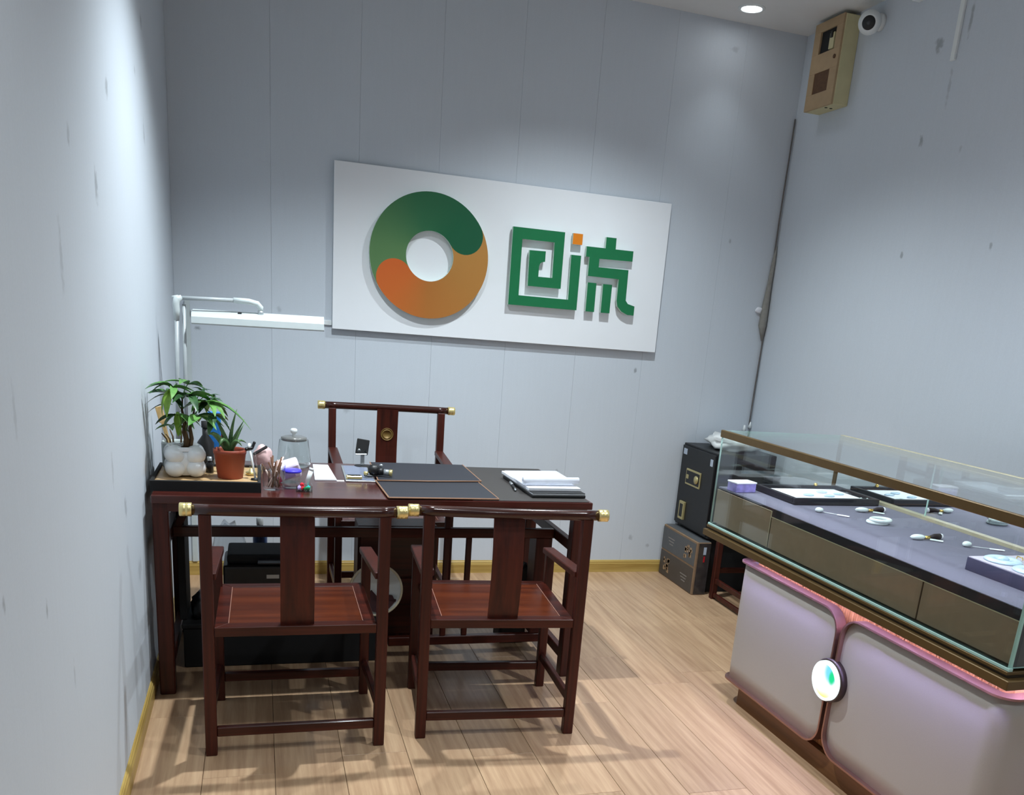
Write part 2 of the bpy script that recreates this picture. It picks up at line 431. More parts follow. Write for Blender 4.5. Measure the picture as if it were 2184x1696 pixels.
for bx_ in (1.0, 2.35):
    box('mounting_batten', 'dark_grey', sg, bx_-.03, bx_+.03, -.012, 0, SZ0+.08, SZ1-.08)
on_wall = lambda a, b, d: (a, -d, b)
R0, R1 = .125, .3124
RM, RH = (R0+R1)/2, (R1-R0)/2
def ring_piece(name, mats, th_cap, th_end, depth):
    """band from the rounded cap centred at th_cap to th_end, where the other piece's cap bites in"""
    pts = []
    for i in range(41): t = th_cap+(th_end-th_cap)*i/40; pts.append((RC[0]+R1*math.cos(t), RC[1]+R1*math.sin(t)))
    ce = (RC[0]+RM*math.cos(th_end), RC[1]+RM*math.sin(th_end))
    for i in range(1, 16):                       # concave end
        a = th_end-PI*i/16; pts.append((ce[0]+RH*math.cos(a), ce[1]+RH*math.sin(a)))
    for i in range(41): t = th_end+(th_cap-th_end)*i/40; pts.append((RC[0]+R0*math.cos(t), RC[1]+R0*math.sin(t)))
    cc = (RC[0]+RM*math.cos(th_cap), RC[1]+RM*math.sin(th_cap))
    for i in range(1, 16):                       # convex cap
        a = th_cap+PI-PI*i/16*-1; pts.append((cc[0]+RH*math.cos(a), cc[1]+RH*math.sin(a)))
    return prism(name, mats, sg, pts, on_wall, depth, .032)
T1, T2 = math.radians(32.5), math.radians(213.5)
r1 = ring_piece('logo_ring_half', ['ring_green', 'sign_edge'], T1, T2, .062); r1['label'] = 'green upper half of the ring'
r2 = ring_piece('logo_ring_half', ['ring_orange', 'sign_edge'], T2, T1+2*PI, .062); r2['label'] = 'orange lower half of the ring'
G1 = [(1.695,1.94),(1.987,1.94),(1.987,1.648),(1.798,1.648),(1.795,1.831),(1.886,1.833),(1.886,1.779),(1.868,1.776),(1.858,1.766),(1.854,1.752),(1.854,1.70),(1.934,1.70),(1.932,1.883),(1.75,1.883),(1.75,1.595),(2.036,1.595),(2.033,1.83),(2.09,1.83),(2.09,1.543),(1.695,1.543)]
SQ = [(2.034,1.941),(2.09,1.941),(2.09,1.885),(2.034,1.885)]
G2 = [(2.118,1.882),(2.228,1.882),(2.228,1.94),(2.287,1.94),(2.288,1.882),(2.395,1.882),(2.395,1.828),(2.198,1.825),(2.198,1.781),(2.377,1.781),(2.379,1.618),(2.394,1.601),(2.436,1.591),(2.436,1.541),(2.396,1.542),(2.359,1.557),(2.332,1.583),(2.324,1.614),(2.324,1.728),(2.139,1.730),(2.139,1.829),(2.118,1.829)]
S1 = [(2.143,1.696),(2.194,1.696),(2.195,1.542),(2.144,1.542)]
S2 = [(2.234,1.695),(2.288,1.695),(2.288,1.542),(2.235,1.542)]
for nm, pts, mt_ in (('character', G1, 'sign_green'), ('character', G2, 'sign_green'), ('character_stroke', S1, 'sign_green'), ('character_stroke', S2, 'sign_green'), ('character_dot', SQ, 'sign_orange')):
    prism(nm, [mt_, 'sign_edge'], sg, pts, on_wall, .062, .04 if nm != 'x' else 0)
for (a, b) in ((1.72,1.9),(1.96,1.8),(1.72,1.57),(2.06,1.57),(1.82,1.67),(2.17,1.855),(2.35,1.855),(2.168,1.62),(2.26,1.62),(2.40,1.565),(2.062,1.913),(1.4,1.98),(1.03,1.75),(1.45,1.6)):
    tube('stand_off_pin', 'white_plastic', sg, [(a, -.029, b), (a, -.042, b)], .006, 8)
nest(sg, 'board', 'mounting_batten')
offset_children(sg)

# ------------------------------------------------------------------ rosewood chairs (origin: floor, middle of the back legs; +y is the sitter's front)
def make_chair(label, H=.843, arm=(.632, .59), seat_z=.457, medallion=False, rot=0):
    t = thing('rosewood_armchair', label, 'chair', (0, 0, 0), 0, 'rosewood armchairs at the desk')
    pw = .037; sx = .277; fx = .268; fy = .437
    for s in (-1, 1):
        bar('back_leg', 'rose', t, (s*sx, 0, 0), (s*sx*1.005, 0, H-.012), pw, pw, (0, 1, 0))
        bar('front_leg', 'rose', t, (s*fx, fy, 0), (s*fx, fy, arm[1]-.008), .034, .034, (0, 1, 0))
        bar('armrest', 'rose', t, (s*sx*.99, .012, arm[0]-.012), (s*fx, fy+.035, arm[1]-.005), .046, .024)
        bar('stretcher', 'rose', t, (s*sx, .018, .135), (s*fx, fy-.017, .135), .02, .034)
    bar('stretcher', 'rose_x', t, (-sx+.018, 0, .083), (sx-.018, 0, .083), .022, .034)
    bar('stretcher', 'rose_x', t, (-fx+.017, fy, .093), (fx-.017, fy, .093), .026, .034)
    # crest rail: round, very slightly bowed, with brass ends
    pts = [(x, -.004-.012*(1-(x/.315)**2), H) for x in [-.315+.63*i/12 for i in range(13)]]
    rl = tube('crest_rail', 'rose_rail', t, pts, .018, 20)
    for s in (-1, 1):
        tube('brass_cap', 'brass', t, [(s*.314, -.004, H), (s*.315, -.004, H), (s*.330, -.004, H), (s*.332, -.004, H), (s*.334, -.004, H), (s*.349, -.004, H), (s*.3505, -.004, H)], [.0175, .0212, .0212, .0202, .0212, .0212, .019], 20)
    # splat, gently curved
    bm = bmesh.new(); n = 10; a = []; b = []
    z0, z1 = seat_z-.004, H-.006
    for i in range(n+1):
        k = i/n; z = z0+(z1-z0)*k; yy = .010-.022*math.sin(PI*k)
        a.append([bm.verts.new((x, yy-.006, z)) for x in (-.054, .054)]); b.append([bm.verts.new((x, yy+.006, z)) for x in (-.054, .054)])
    for i in range(n):
        bm.faces.new((a[i][0], a[i][1], a[i+1][1], a[i+1][0])); bm.faces.new((b[i][0], b[i+1][0], b[i+1][1], b[i][1]))
        bm.faces.new((a[i][0], a[i+1][0], b[i+1][0], b[i][0])); bm.faces.new((a[i][1], b[i][1], b[i+1][1], a[i+1][1]))
    sp = link('splat', bm_mesh('splat', bm), 'rose', t, True)
    sp.data.polygons.foreach_set('use_smooth', [False]*len(sp.data.polygons))
    if medallion:
        md = lathe('medallion', 'brass_dull', t, [(0, 0), (.021, 0), (.021, .0025), (.023, .0025), (.023, 0), (.030, 0), (.030, .002), (.033, .002), (.033, 0)], n=36,
              xf=Matrix.Translation((0, .0015, H-.135)) @ Matrix.Rotation(-PI/2-math.radians(5), 4, 'X'))
    # seat: mitred frame of four rails round a raised panel
    st = bpy.data.objects.new('seat', None)
    zt, zb = seat_z, seat_z-.032
    y0, y1, x1 = -.016, fy+.02, .258
    fw = .042
    seat = box('seat_panel', 'seat', t, -x1+fw+.0015, x1-fw-.0015, y0+fw+.0015, y1-fw-.0015, zb+.008, zt-.001, .0012, 1)
    for (a0, b0) in (((-x1, y0), (x1, y0)), ((x1, y0), (x1, y1)), ((x1, y1), (-x1, y1)), ((-x1, y1), (-x1, y0))):
        bm = bmesh.new(); A = Vector(a0); B = Vector(b0); d = (B-A).normalized(); nn = Vector((-d.y, d.x))
        q = [A, B, B-d*fw+nn*fw, A+d*fw+nn*fw]
        lo = [bm.verts.new((p.x, p.y, zb)) for p in q]; hi = [bm.verts.new((p.x, p.y, zt)) for p in q]
        bm.faces.new(lo[::-1]); bm.faces.new(hi)
        for i in range(4): bm.faces.new((lo[i], lo[(i+1) % 4], hi[(i+1) % 4], hi[i]))
        bmesh.ops.bevel(bm, geom=bm.edges[:], offset=.0015, segments=1, affect='EDGES')
        link('seat_rail', bm_mesh('seat_rail', bm), 'rose_x', t)
    bpy.data.objects.remove(st)
    for s in (-1, 1): box('seat_joint_line', 'inlay', t, s*(x1-fw)-.0012, s*(x1-fw)+.0012, y0+fw, y1-fw, zt-.006, zt+.0004)
    nest(t, 'crest_rail', 'brass_cap')
    return t
ch1 = make_chair('rosewood armchair with its back to the viewer, nearest the left wall')
ch1.location = (.512, -2.084, 0); ch1.rotation_euler.z = math.radians(-.3)
dup(ch1, (1.220, -2.0715, 0), math.radians(-4.0), 'rosewood armchair with its back to the viewer, on the display counter side')
ch3 = make_chair('taller rosewood armchair behind the desk with gold medallion on its splat', H=.98, arm=(.77, .74), seat_z=.49, medallion=True)
ch3.location = (1.029, -.30, 0); ch3.rotation_euler.z = math.radians(180-1.0)

# ------------------------------------------------------------------ desk
DX0, DX1, DY0, DY1, DZ = .028, 1.704, -1.60, -.838, .78
dk = thing('rosewood_desk', 'long dark rosewood desk against the left wall', 'desk', ((DX0+DX1)/2, (DY0+DY1)/2, 0))
box('tabletop', 'rose_top', dk, DX0, DX1, DY0, DY1, DZ-.03, DZ, .004, 2)
box('apron', 'rose_x', dk, DX0+.02, DX1-.02, DY0+.018, DY0+.04, DZ-.062, DZ-.03)
box('apron', 'rose_x', dk, DX0+.02, DX1-.02, DY1-.04, DY1-.018, DZ-.062, DZ-.03)
box('apron', 'rose', dk, DX0+.018, DX0+.04, DY0+.04, DY1-.04, DZ-.062, DZ-.03)
box('apron', 'rose', dk, DX1-.04, DX1-.018, DY0+.04, DY1-.04, DZ-.062, DZ-.03)
LX0, LX1, LY0, LY1 = .055, 1.662, -1.555, -.875
for x in (LX0, LX1):
    for y in (LY0, LY1):
        bar('leg', 'rose', dk, (x, y, 0), (x, y, DZ-.03), .055, .055, (0, 1, 0), .004)
MY = -1.30
for x in (LX0, LX1):
    bar('side_rail', 'rose', dk, (x, LY0+.027, .575), (x, LY1-.027, .575), .03, .045)
    bar('side_rail', 'rose', dk, (x, LY0+.027, .085), (x, LY1-.027, .085), .03, .045)
bar('long_rail', 'rose_x', dk, (LX0+.015, MY, .575), (LX1-.015, MY, .575), .03, .042)
bar('long_rail', 'rose_x', dk, (.925, MY, .083), (LX1-.015, MY, .083), .03, .04)
bar('upright', 'rose', dk, (1.262, MY, .103), (1.262, MY, .555), .024, .022, (0, 1, 0))
bar('upright', 'rose', dk, (1.165, MY, .103), (1.165, MY, .718), .024, .022, (0, 1, 0))
box('side_board', 'rose', dk, 1.565, 1.640, MY-.015, MY+.09, .105, .555, .003, 1)
bar('corner_brace', 'rose', dk, (LX0+.02, MY, .57), (LX0+.09, MY, .72), .024, .03)
offset_children(dk)

# ------------------------------------------------------------------ on the desk
def quadslab(name, mat, parent, pts, z0, z1, bev=.001):
    bm = bmesh.new()
    lo = [bm.verts.new((x, y, z0)) for x, y in pts]; hi = [bm.verts.new((x, y, z1)) for x, y in pts]
    bm.faces.new(lo[::-1]); bm.faces.new(hi); n = len(pts)
    for i in range(n): bm.faces.new((lo[i], lo[(i+1) % n], hi[(i+1) % n], hi[i]))
    if bev: bmesh.ops.bevel(bm, geom=bm.edges[:], offset=bev, segments=1, affect='EDGES')
    return link(name, bm_mesh(name, bm), mat, parent)
def rim(name, mat, parent, pts, r=.003, z=0):
    bm = bmesh.new(); tube_bm(bm, [(x, y, z) for x, y in pts], r, 6); return link(name, bm_mesh(name, bm), mat, parent)

M['navy_leather'] = plain('navy_leather', srgb(30, 32, 41), 0.6, bump=.12, scale=220)
M['tan_edge'] = plain('tan_piping', srgb(150, 112, 86), 0.6)
M['desk_mat'] = plain('grey_desk_mat', srgb(52, 48, 46), 0.6, bump=.05, scale=120)
quadslab_ = quadslab
t = tag(quadslab('desk_mat', 'desk_mat', None, [(1.20, -1.592), (1.69, -1.592), (1.695, -.848), (1.20, -.848)], DZ, DZ+.003), 'grey desk mat covering the end of the desk under the notebooks', 'mat')
lp = [(.868, -1.598), (1.305, -1.590), (1.300, -1.235), (1.08, -1.262), (.858, -1.262)]
lt = thing('leather_mat', 'dark navy leather mat with tan edge at the front of the desk', 'mat', (1.08, -1.43, DZ), 0, 'navy leather mats')
quadslab('pad', 'navy_leather', lt, lp, DZ+.003, DZ+.008); rim('piping', 'tan_edge', lt, lp+[lp[0]], .0032, DZ+.007); nest(lt, 'pad', 'piping'); offset_children(lt)
lp = [(.865, -1.285), (1.08, -1.278), (1.312, -1.252), (1.314, -.855), (.880, -.855)]
lt = thing('leather_mat', 'dark navy leather mat at the back of the desk before the tall chair', 'mat', (1.08, -1.06, DZ), 0, 'navy leather mats')
quadslab('pad', 'navy_leather', lt, lp, DZ+.0085, DZ+.0135); rim('piping', 'tan_edge', lt, [lp[4], lp[0], lp[1], lp[2], lp[3]], .0028, DZ+.0125); nest(lt, 'pad', 'piping'); offset_children(lt)

# notebook stack with a curled page
M['paper'] = plain('paper_white', srgb(236, 238, 244), 0.7, noise=.02, scale=60)
def rot2(pts, c, a): return [(c[0]+(x-c[0])*math.cos(a)-(y-c[1])*math.sin(a), c[1]+(x-c[0])*math.sin(a)+(y-c[1])*math.cos(a)) for x, y in pts]
nb = thing('notebook_folder', 'black folder under the white notepad at the desk end', 'folder', (1.57, -1.30, DZ+.003))
fp = rot2([(1.452, -1.535), (1.688, -1.535), (1.688, -1.11), (1.452, -1.11)], (1.57, -1.32), math.radians(2))
quadslab('binder', 'black', nb, fp, DZ+.003, DZ+.017, .003); quadslab('pages', 'paper', nb, [(x*.98+.0314, y*.98-.0264) for x, y in fp], DZ+.017, DZ+.021)
quadslab('cover', 'black', nb, [(x*.985+.0236, y*.985-.0198) for x, y in fp], DZ+.021, DZ+.024)
offset_children(nb)
np_ = thing('notepad', 'white notepad with curled front page on a black folder', 'notepad', (1.57, -1.30, DZ+.024))
pp = rot2([(1.448, -1.515), (1.680, -1.515), (1.680, -1.105), (1.448, -1.105)], (1.57, -1.32), math.radians(2.5))
quadslab('pages', 'paper', np_, [(x, y if y > -1.4 else y+.03) for x, y in pp], DZ+.024, DZ+.036)
# top sheet rising towards the front and rolling back over itself
bm = bmesh.new(); rows = []
prof = []
for i in range(9): s = i/8; prof.append((-1.12-.32*s, .0392+.004*s*s))
cy, cz, rr = -1.44, .0432+.0135, .0135
for i in range(1, 22): a = -PI/2-2*PI*.92*i/21; prof.append((cy+rr*math.cos(a)*1.15, cz+rr*math.sin(a)))
for y, z in prof:
    sk = .02*(y+1.1)
    rows.append([bm.verts.new((1.45+sk, y, DZ+z)), bm.verts.new((1.70+sk, y+.012, DZ+z+.003))])
for r0, r1_ in zip(rows, rows[1:]): bm.faces.new((r0[0], r0[1], r1_[1], r1_[0]))
bmesh.ops.solidify(bm, geom=bm.faces[:], thickness=.0012)
link('curled_page', bm_mesh('page', bm), 'paper', np_, False)
offset_children(np_)
pn = thing('pen', 'black and silver pen lying beside the black folder', 'pen', (1.43, -1.3, DZ+.003))
tube('barrel', 'black', pn, [(1.425, -1.40, DZ+.009), (1.440, -1.30, DZ+.009)], .006, 10); tube('clip_end', 'grey_metal', pn, [(1.440, -1.30, DZ+.009), (1.447, -1.24, DZ+.009)], .0065, 10); tube('tip', 'grey_metal', pn, [(1.425, -1.40, DZ+.009), (1.423, -1.415, DZ+.009)], [.006, .002], 10)
offset_children(pn)

# black tray with plants and small things
M['tray_wood'] = wood('tray_bamboo', srgb(176, 140, 96), srgb(206, 172, 126), 'X', .8, .45, .1)
tr = thing('serving_tray', 'black rimmed tray at the left end of the desk', 'tray', (.21, -1.35, DZ))
TX0, TX1, TY0, TY1 = .018, .402, -1.527, -1.16
box('tray_base', 'black_matte', tr, TX0, TX1, TY0, TY1, DZ, DZ+.016)
box('tray_floor', 'tray_wood', tr, TX0+.012, TX1-.012, TY0+.012, TY1-.012, DZ+.0155, DZ+.030)
for (a, b, c_, d) in ((TX0, TX1, TY0, TY0+.012), (TX0, TX1, TY1-.012, TY1), (TX0, TX0+.012, TY0+.012, TY1-.012), (TX1-.012, TX1, TY0+.012, TY1-.012)):
    box('tray_rim', 'black_matte', tr, a, b, c_, d, DZ+.014, DZ+.040, .002, 1)
offset_children(tr)
TZ = DZ+.030

M['pot_white'] = plain('ceramic_white', srgb(222, 226, 228), 0.25, noise=.02)
M['pot_grey'] = plain('ceramic_grey', srgb(170, 178, 176), 0.35, noise=.03)
M['pot_terra'] = plain('plastic_terracotta', srgb(142, 62, 40), 0.5, noise=.05)
M['soil'] = plain('soil', srgb(44, 32, 24), 0.95, noise=.5, scale=120, bump=.8)
M['bark'] = wood('bark', srgb(66, 46, 30), srgb(120, 96, 66), 'Z', 1.5, .8, 0)
def leaf_mat(name, c0, c1):
    m = wood(name, c0, c1, 'Y', .5, .42, .1, rand=.18); return m
M['leaf'] = leaf_mat('leaf_green', srgb(62, 112, 48), srgb(110, 156, 82))
M['leaf_dark'] = leaf_mat('leaf_dark', srgb(34, 68, 38), srgb(62, 100, 54))
M['leaf_lime'] = leaf_mat('leaf_lime', srgb(96, 138, 40), srgb(134, 170, 66))
M['aloe'] = leaf_mat('aloe_green', srgb(54, 88, 50), srgb(104, 136, 84))

def leaf_mesh(name, L, Wd, droop, fold=.25, n=6):
    bm = bmesh.new(); rows = []
    for i in range(n+1):
        s = i/n; w = Wd*math.sin(PI*min(1, s*.94+.04))**.8*(1-.25*s)
        x = L*(s-.10*droop*s*s); z = -droop*L*s*s
        rows.append([bm.verts.new((x, -w/2, z+w*fold)), bm.verts.new((x, 0, z)), bm.verts.new((x, w/2, z+w*fold))])
    for a, b in zip(rows, rows[1:]):
        bm.faces.new((a[0], a[1], b[1], b[0])); bm.faces.new((a[1], a[2], b[2], b[1]))
    me = bm_mesh(name, bm)
    for p in me.polygons: p.use_smooth = True
    return me
def put_leaf(parent, me, mat, base, az, el, roll=0.0, sc=1.0):
    key = (me.name, mat)
    if key not in put_leaf.cache:
        m2 = me.copy(); m2.materials.append(M[mat]); put_leaf.cache[key] = m2
    o = bpy.data.objects.new('leaf', put_leaf.cache[key]); C.objects.link(o); o.parent = parent
    o.matrix_local = Matrix.Translation(base) @ Matrix.Rotation(az, 4, 'Z') @ Matrix.Rotation(-el, 4, 'Y') @ Matrix.Rotation(roll, 4, 'X') @ Matrix.Diagonal((sc, sc, sc, 1))
    return o
put_leaf.cache = {}
LM1, LM2, LM3 = leaf_mesh('leaf_a', .100, .035, .45), leaf_mesh('leaf_b', .090, .038, .25), leaf_mesh('leaf_c', .12, .028, .7)

# money tree in a bubble pot
mtree = thing('potted_money_tree', 'leafy money tree in a white bubble-shaped ceramic pot on the tray', 'plant', (.128, -1.372, TZ))
bm = bmesh.new()
for iz in range(2):
    for k in range(4):
        a = 2*PI*k/4+PI/4+.12
        bmesh.ops.create_icosphere(bm, subdivisions=3, radius=.0375, matrix=Matrix.Translation((.0355*1.42*math.cos(a), .0355*1.3*math.sin(a), .036+iz*.049)) @ Matrix.Diagonal((1, 1, .95, 1)))
bmesh.ops.create_cone(bm, cap_ends=True, segments=32, radius1=.05, radius2=.056, depth=.094, matrix=Matrix.Translation((0, 0, .057)))
link('pot', bm_mesh('pot', bm), 'pot_white', mtree, True)
lathe('pot_rim', 'pot_white', mtree, [(.046, .098), (.050, .114), (.056, .116), (.060, .112), (.058, .10)], n=36)
lathe('soil', 'soil', mtree, [(0, .108), (.03, .107), (.049, .104)], n=24)
st1 = [(.004, 0, .10), (.010, -.004, .135), (.002, -.006, .165), (.004, 0, .20), (-.004, .004, .245), (-.002, .006, .285)]
tube('trunk', 'bark', mtree, st1, [.011, .010, .009, .007, .0045, .003], 10)
tube('trunk', 'bark', mtree, [(.018, .004, .10), (.026, .006, .14), (.022, .004, .18), (.034, .008, .225), (.040, .012, .26)], [.009, .008, .006, .004, .0025], 8)
rnd = random.Random(5)
def whorl(c, n, az0, el, sc, mats, droop_mesh=LM1, spread=2*PI):
    for i in range(n):
        me = rnd.choice([droop_mesh, LM2, LM1])
        put_leaf(mtree, me, rnd.choice(mats), Vector(c), az0+spread*i/n+rnd.uniform(-.2, .2), el+rnd.uniform(-.25, .25), rnd.uniform(-.4, .4), sc*rnd.uniform(.85, 1.15))
def branch(p, q, r=.002):
    p, q = Vector(p), Vector(q); mid = (p+q)/2+Vector((0, 0, .012)); tube('twig', 'leaf', mtree, [p, mid, q], [r*1.3, r, r*.7], 6)
hubs = [((-.002, .006, .285), (-.030, -.03, .330), 6, .2, 1.0), ((-.002, .006, .285), (.030, -.03, .305), 6, 0.0, 1.05), ((-.004, .004, .245), (-.052, .03, .300), 5, .1, .95),
        ((.040, .012, .26), (.078, .0, .280), 6, .05, 1.0), ((.040, .012, .26), (.105, -.01, .235), 5, -.1, .95), ((.004, 0, .20), (-.020, -.05, .235), 5, -.25, .9),
        ((.034, .008, .225), (.055, -.045, .232), 6, -.2, .95), ((.004, 0, .20), (-.042, -.01, .190), 4, -.1, .7), ((-.002, .006, .285), (.015, .05, .335), 5, .3, .9), ((.034, .008, .225), (.09, .045, .27), 5, .1, .9)]
for p, q, n, el, sc in hubs:
    branch(p, q); whorl(q, n, rnd.uniform(0, 6), el, sc, ['leaf', 'leaf', 'leaf_dark', 'leaf'])
whorl((-.030, -.03, .328), 2, 3.6, -.9, 1.0, ['leaf_lime'], spread=1.0)
whorl((-.015, -.05, .245), 2, 4.4, -1.2, .9, ['leaf_lime'], spread=.8)
put_leaf(mtree, LM3, 'leaf', Vector((.08, -.03, .285)), -.1, .1, 0, 1.35)
for az, z in ((2.6, .335), (3.2, .30), (2.9, .265)):                # long leaves towards the wall
    put_leaf(mtree, LM3, 'leaf_dark', Vector((-.035, -.01, z)), az, .25, 0, .72)
for q in ((.066, .04, .315), (.094, .03, .30), (.11, .04, .285)): # little dark shoots
    branch((.040, .012, .26), q, .0015); whorl(q, 5, rnd.uniform(0, 6), .5, .38, ['leaf_dark'])

# grey pot behind with a snake-like dark stem
gp = thing('grey_pot', 'small grey ceramic pot half hidden behind the white bubble pot', 'pot', (.090, -1.235, TZ))
lathe('pot', 'pot_grey', gp, [(0, 0), (.046, 0), (.054, .012), (.056, .10), (.053, .108), (.050, .10), (.050, .09), (0, .088)], n=36)
for i, (dx, dy, h) in enumerate(((.015, 0, .075), (.024, .01, .06), (-.01, -.01, .07), (-.028, -.02, .055), (-.02, .0, .05))):
    tube('stem', 'bark', gp, [(dx, dy, .085), (dx*1.2, dy, .085+h*.6), (dx*1.6-.006, dy, .085+h)], [.004, .0035, .002], 6)
M['bamboo'] = wood('bamboo', srgb(190, 150, 92), srgb(222, 190, 136), 'Z', .8, .5, 0)
br = thing('bamboo_paddle', 'slim bamboo paddle leaning up in the grey pot by the wall', 'paddle', (.062, -1.215, TZ+.089))
bar('handle', 'bamboo', br, (0, 0, 0), (-.022, .01, .09), .014, .004, (0, 1, 0), .001)
bar('blade', 'bamboo', br, (-.021, .01, .085), (-.036, .018, .145), .026, .005, (0, 1, 0), .002)

# aloe in a terracotta pot
al = thing('potted_aloe', 'spiky aloe in a square-shouldered terracotta plastic pot on the tray', 'plant', (.290, -1.392, TZ))
lathe('pot', 'pot_terra', al, [(0, 0), (.044, 0), (.046, .003), (.058, .094), (.060, .094), (.061, .110), (.057, .111), (.054, .104), (.052, .092)], n=40)
lathe('soil', 'soil', al, [(0, .100), (.03, .099), (.054, .095)], n=24)
def spike(base, tip, r, bend, mat='aloe'):
    base, tip = Vector(base), Vector(tip); b = Vector(bend); pts = []; rr = []
    for i in range(7): s = i/6; pts.append(base.lerp(tip, s)+b*math.sin(PI*s)); rr.append(max(.0008, r*(1-s)**.75))
    bm = bmesh.new(); tube_bm(bm, pts, rr, 8); o = link('leaf', bm_mesh('spike', bm), mat, al, True); return o
for tip, r, bend in (((.028, .0, .262), .0105, (-.006, 0, 0)), ((.055, -.01, .225), .0095, (-.008, 0, -.004)), ((.052, .02, .205), .009, (0, 0, 0)), ((-.055, -.015, .235), .012, (.002, 0, .012)),
                     ((-.072, -.03, .165), .016, (-.012, 0, .03)), ((-.035, -.062, .125), .017, (-.004, -.006, .035)), ((.045, -.05, .13), .012, (.0, -.006, .03)), ((.06, .03, .13), .010, (0, 0, .025)), ((-.04, .045, .19), .012, (0, 0, .01))):
    spike((0, 0, .10), tip, r, bend)

# small bottles on the tray
sb = thing('dropper_bottle', 'tiny dark glass bottle between the two plant pots', 'bottle', (.212, -1.30, TZ))
lathe('bottle', 'black', sb, [(0, 0), (.014, 0), (.014, .035), (.007, .042), (.007, .048), (0, .048)], n=20); lathe('cap', 'grey_metal', sb, [(.009, .047), (.009, .062), (0, .062)], n=16)
sb = thing('silver_bottle', 'small silver-capped glass bottle behind the terracotta pot', 'bottle', (.236, -1.275, TZ))
M['clear'] = thin_glass('clear_glass', (.96, .98, .97), 1.45, .9)
lathe('bottle', 'clear', sb, [(0, 0), (.013, 0), (.013, .042), (.007, .05), (.007, .054)], n=20); lathe('cap', 'grey_metal', sb, [(.009, .052), (.009, .068), (0, .068)], n=16)

# white clip stand
cs = thing('clip_stand', 'small white stand with black clip beside the terracotta pot', 'stand', (.375, -1.40, TZ))
lathe('foot', 'black', cs, [(0, 0), (.016, 0), (.016, .006), (0, .008)], c=(.006, -.03, 0), n=20)
tube('arm', 'white_plastic', cs, [(.006, -.03, .006), (-.006, -.012, .075), (-.014, .0, .120)], .0042, 8)
bar('clip', 'black', cs, (-.030, -.004, .112), (-.002, .002, .118), .016, .012); bar('clip_jaw', 'black', cs, (-.006, .002, .112), (.006, .006, .142), .012, .010)
tube('joint', 'white_plastic', cs, [(-.016, -.006, .118), (-.014, .006, .132)], .006, 10)
# glass jar with something golden on the tray
gj = thing('cone_jar', 'small clear cone-shaped glass holding a brass weight on the tray', 'jar', (.365, -1.33, TZ))
lathe('glass', 'clear', gj, [(0, .001), (.026, .001), (.028, .01), (.018, .085), (.017, .09)], n=28)
lathe('brass_weight', 'brass', gj, [(0, .002), (.020, .002), (.020, .012), (.008, .016), (.006, .026), (0, .027)], n=20)

# pink salt block and blue pouch behind
M['pink_stone'] = plain('pink_salt_stone', srgb(222, 186, 184), 0.55, noise=.18, scale=45, bump=.4)
ps = thing('pink_stone', 'pale pink stone block with grey strap behind the clip stand', 'stone', (.412, -1.06, DZ))
blob('stone', 'pink_stone', ps, (0, 0, .052), (.040, .03, .054), 3, .18, 6, 2, flat=-.052)
bar('strap', 'dark_grey', ps, (-.040, -.026, .070), (.016, -.03, .106), .004, .012)
M['blue_pack'] = plain('blue_packet', srgb(40, 120, 200), .35, noise=.12, scale=50)
M['red'] = plain('red_plastic', srgb(178, 28, 40), .4)
bp_ = thing('blue_packet', 'bright blue packet with white foot standing behind the plants', 'packet', (.228, -1.08, DZ))
box('packet', 'blue_pack', bp_, -.030, .020, -.008, .008, .08, .24, .004, 1); box('label_band', 'paper', bp_, -.028, .018, -.0095, .0095, .0, .082, .003, 1)
box('red_tab', 'red', bp_, .019, .027, -.006, .006, .13, .17, .002, 1)
bk = thing('dark_bottle', 'tall dark bottle standing in the shade behind the money tree', 'bottle', (.19, -1.125, DZ))
lathe('bottle', 'black', bk, [(0, 0), (.030, 0), (.032, .01), (.032, .12), (.012, .15), (.012, .185), (0, .185)], n=24)
lathe('cap', 'black_matte', bk, [(.015, .18), (.015, .205), (0, .205)], n=20)

# glass canister with lid
M['dark_glass'] = plain('smoked_lid', srgb(120, 120, 118), .2, .3); M['thick_glass'] = thin_glass('canister_glass', (.90, .93, .92), 1.5, 1.8)
dj = thing('glass_canister', 'wide clear glass canister with domed lid and knob on the desk', 'jar', (.540, -.95, DZ))
lathe('body', 'thick_glass', dj, [(0, .002), (.064, .002), (.071, .012), (.072, .03), (.062, .118), (.055, .124), (.050, .124)], n=40)
lathe('lid', 'dark_glass', dj, [(.0, .134), (.045, .132), (.054, .128), (.054, .116), (.050, .114), (.05, .120), (0, .122)], n=40)
lathe('lid_knob', 'white_plastic', dj, [(.007, .133), (.007, .142), (.014, .150), (.015, .160), (.010, .166), (0, .167)], n=24)  # white colour stands in for the strong highlight on a glass knob
lathe('glass_foot', 'thick_glass', dj, [(.052, .004), (.050, .014), (.03, .020), (0, .021)], n=32)

nest(dj, 'lid', 'lid_knob'); nest(mtree, 'pot', 'pot_rim')
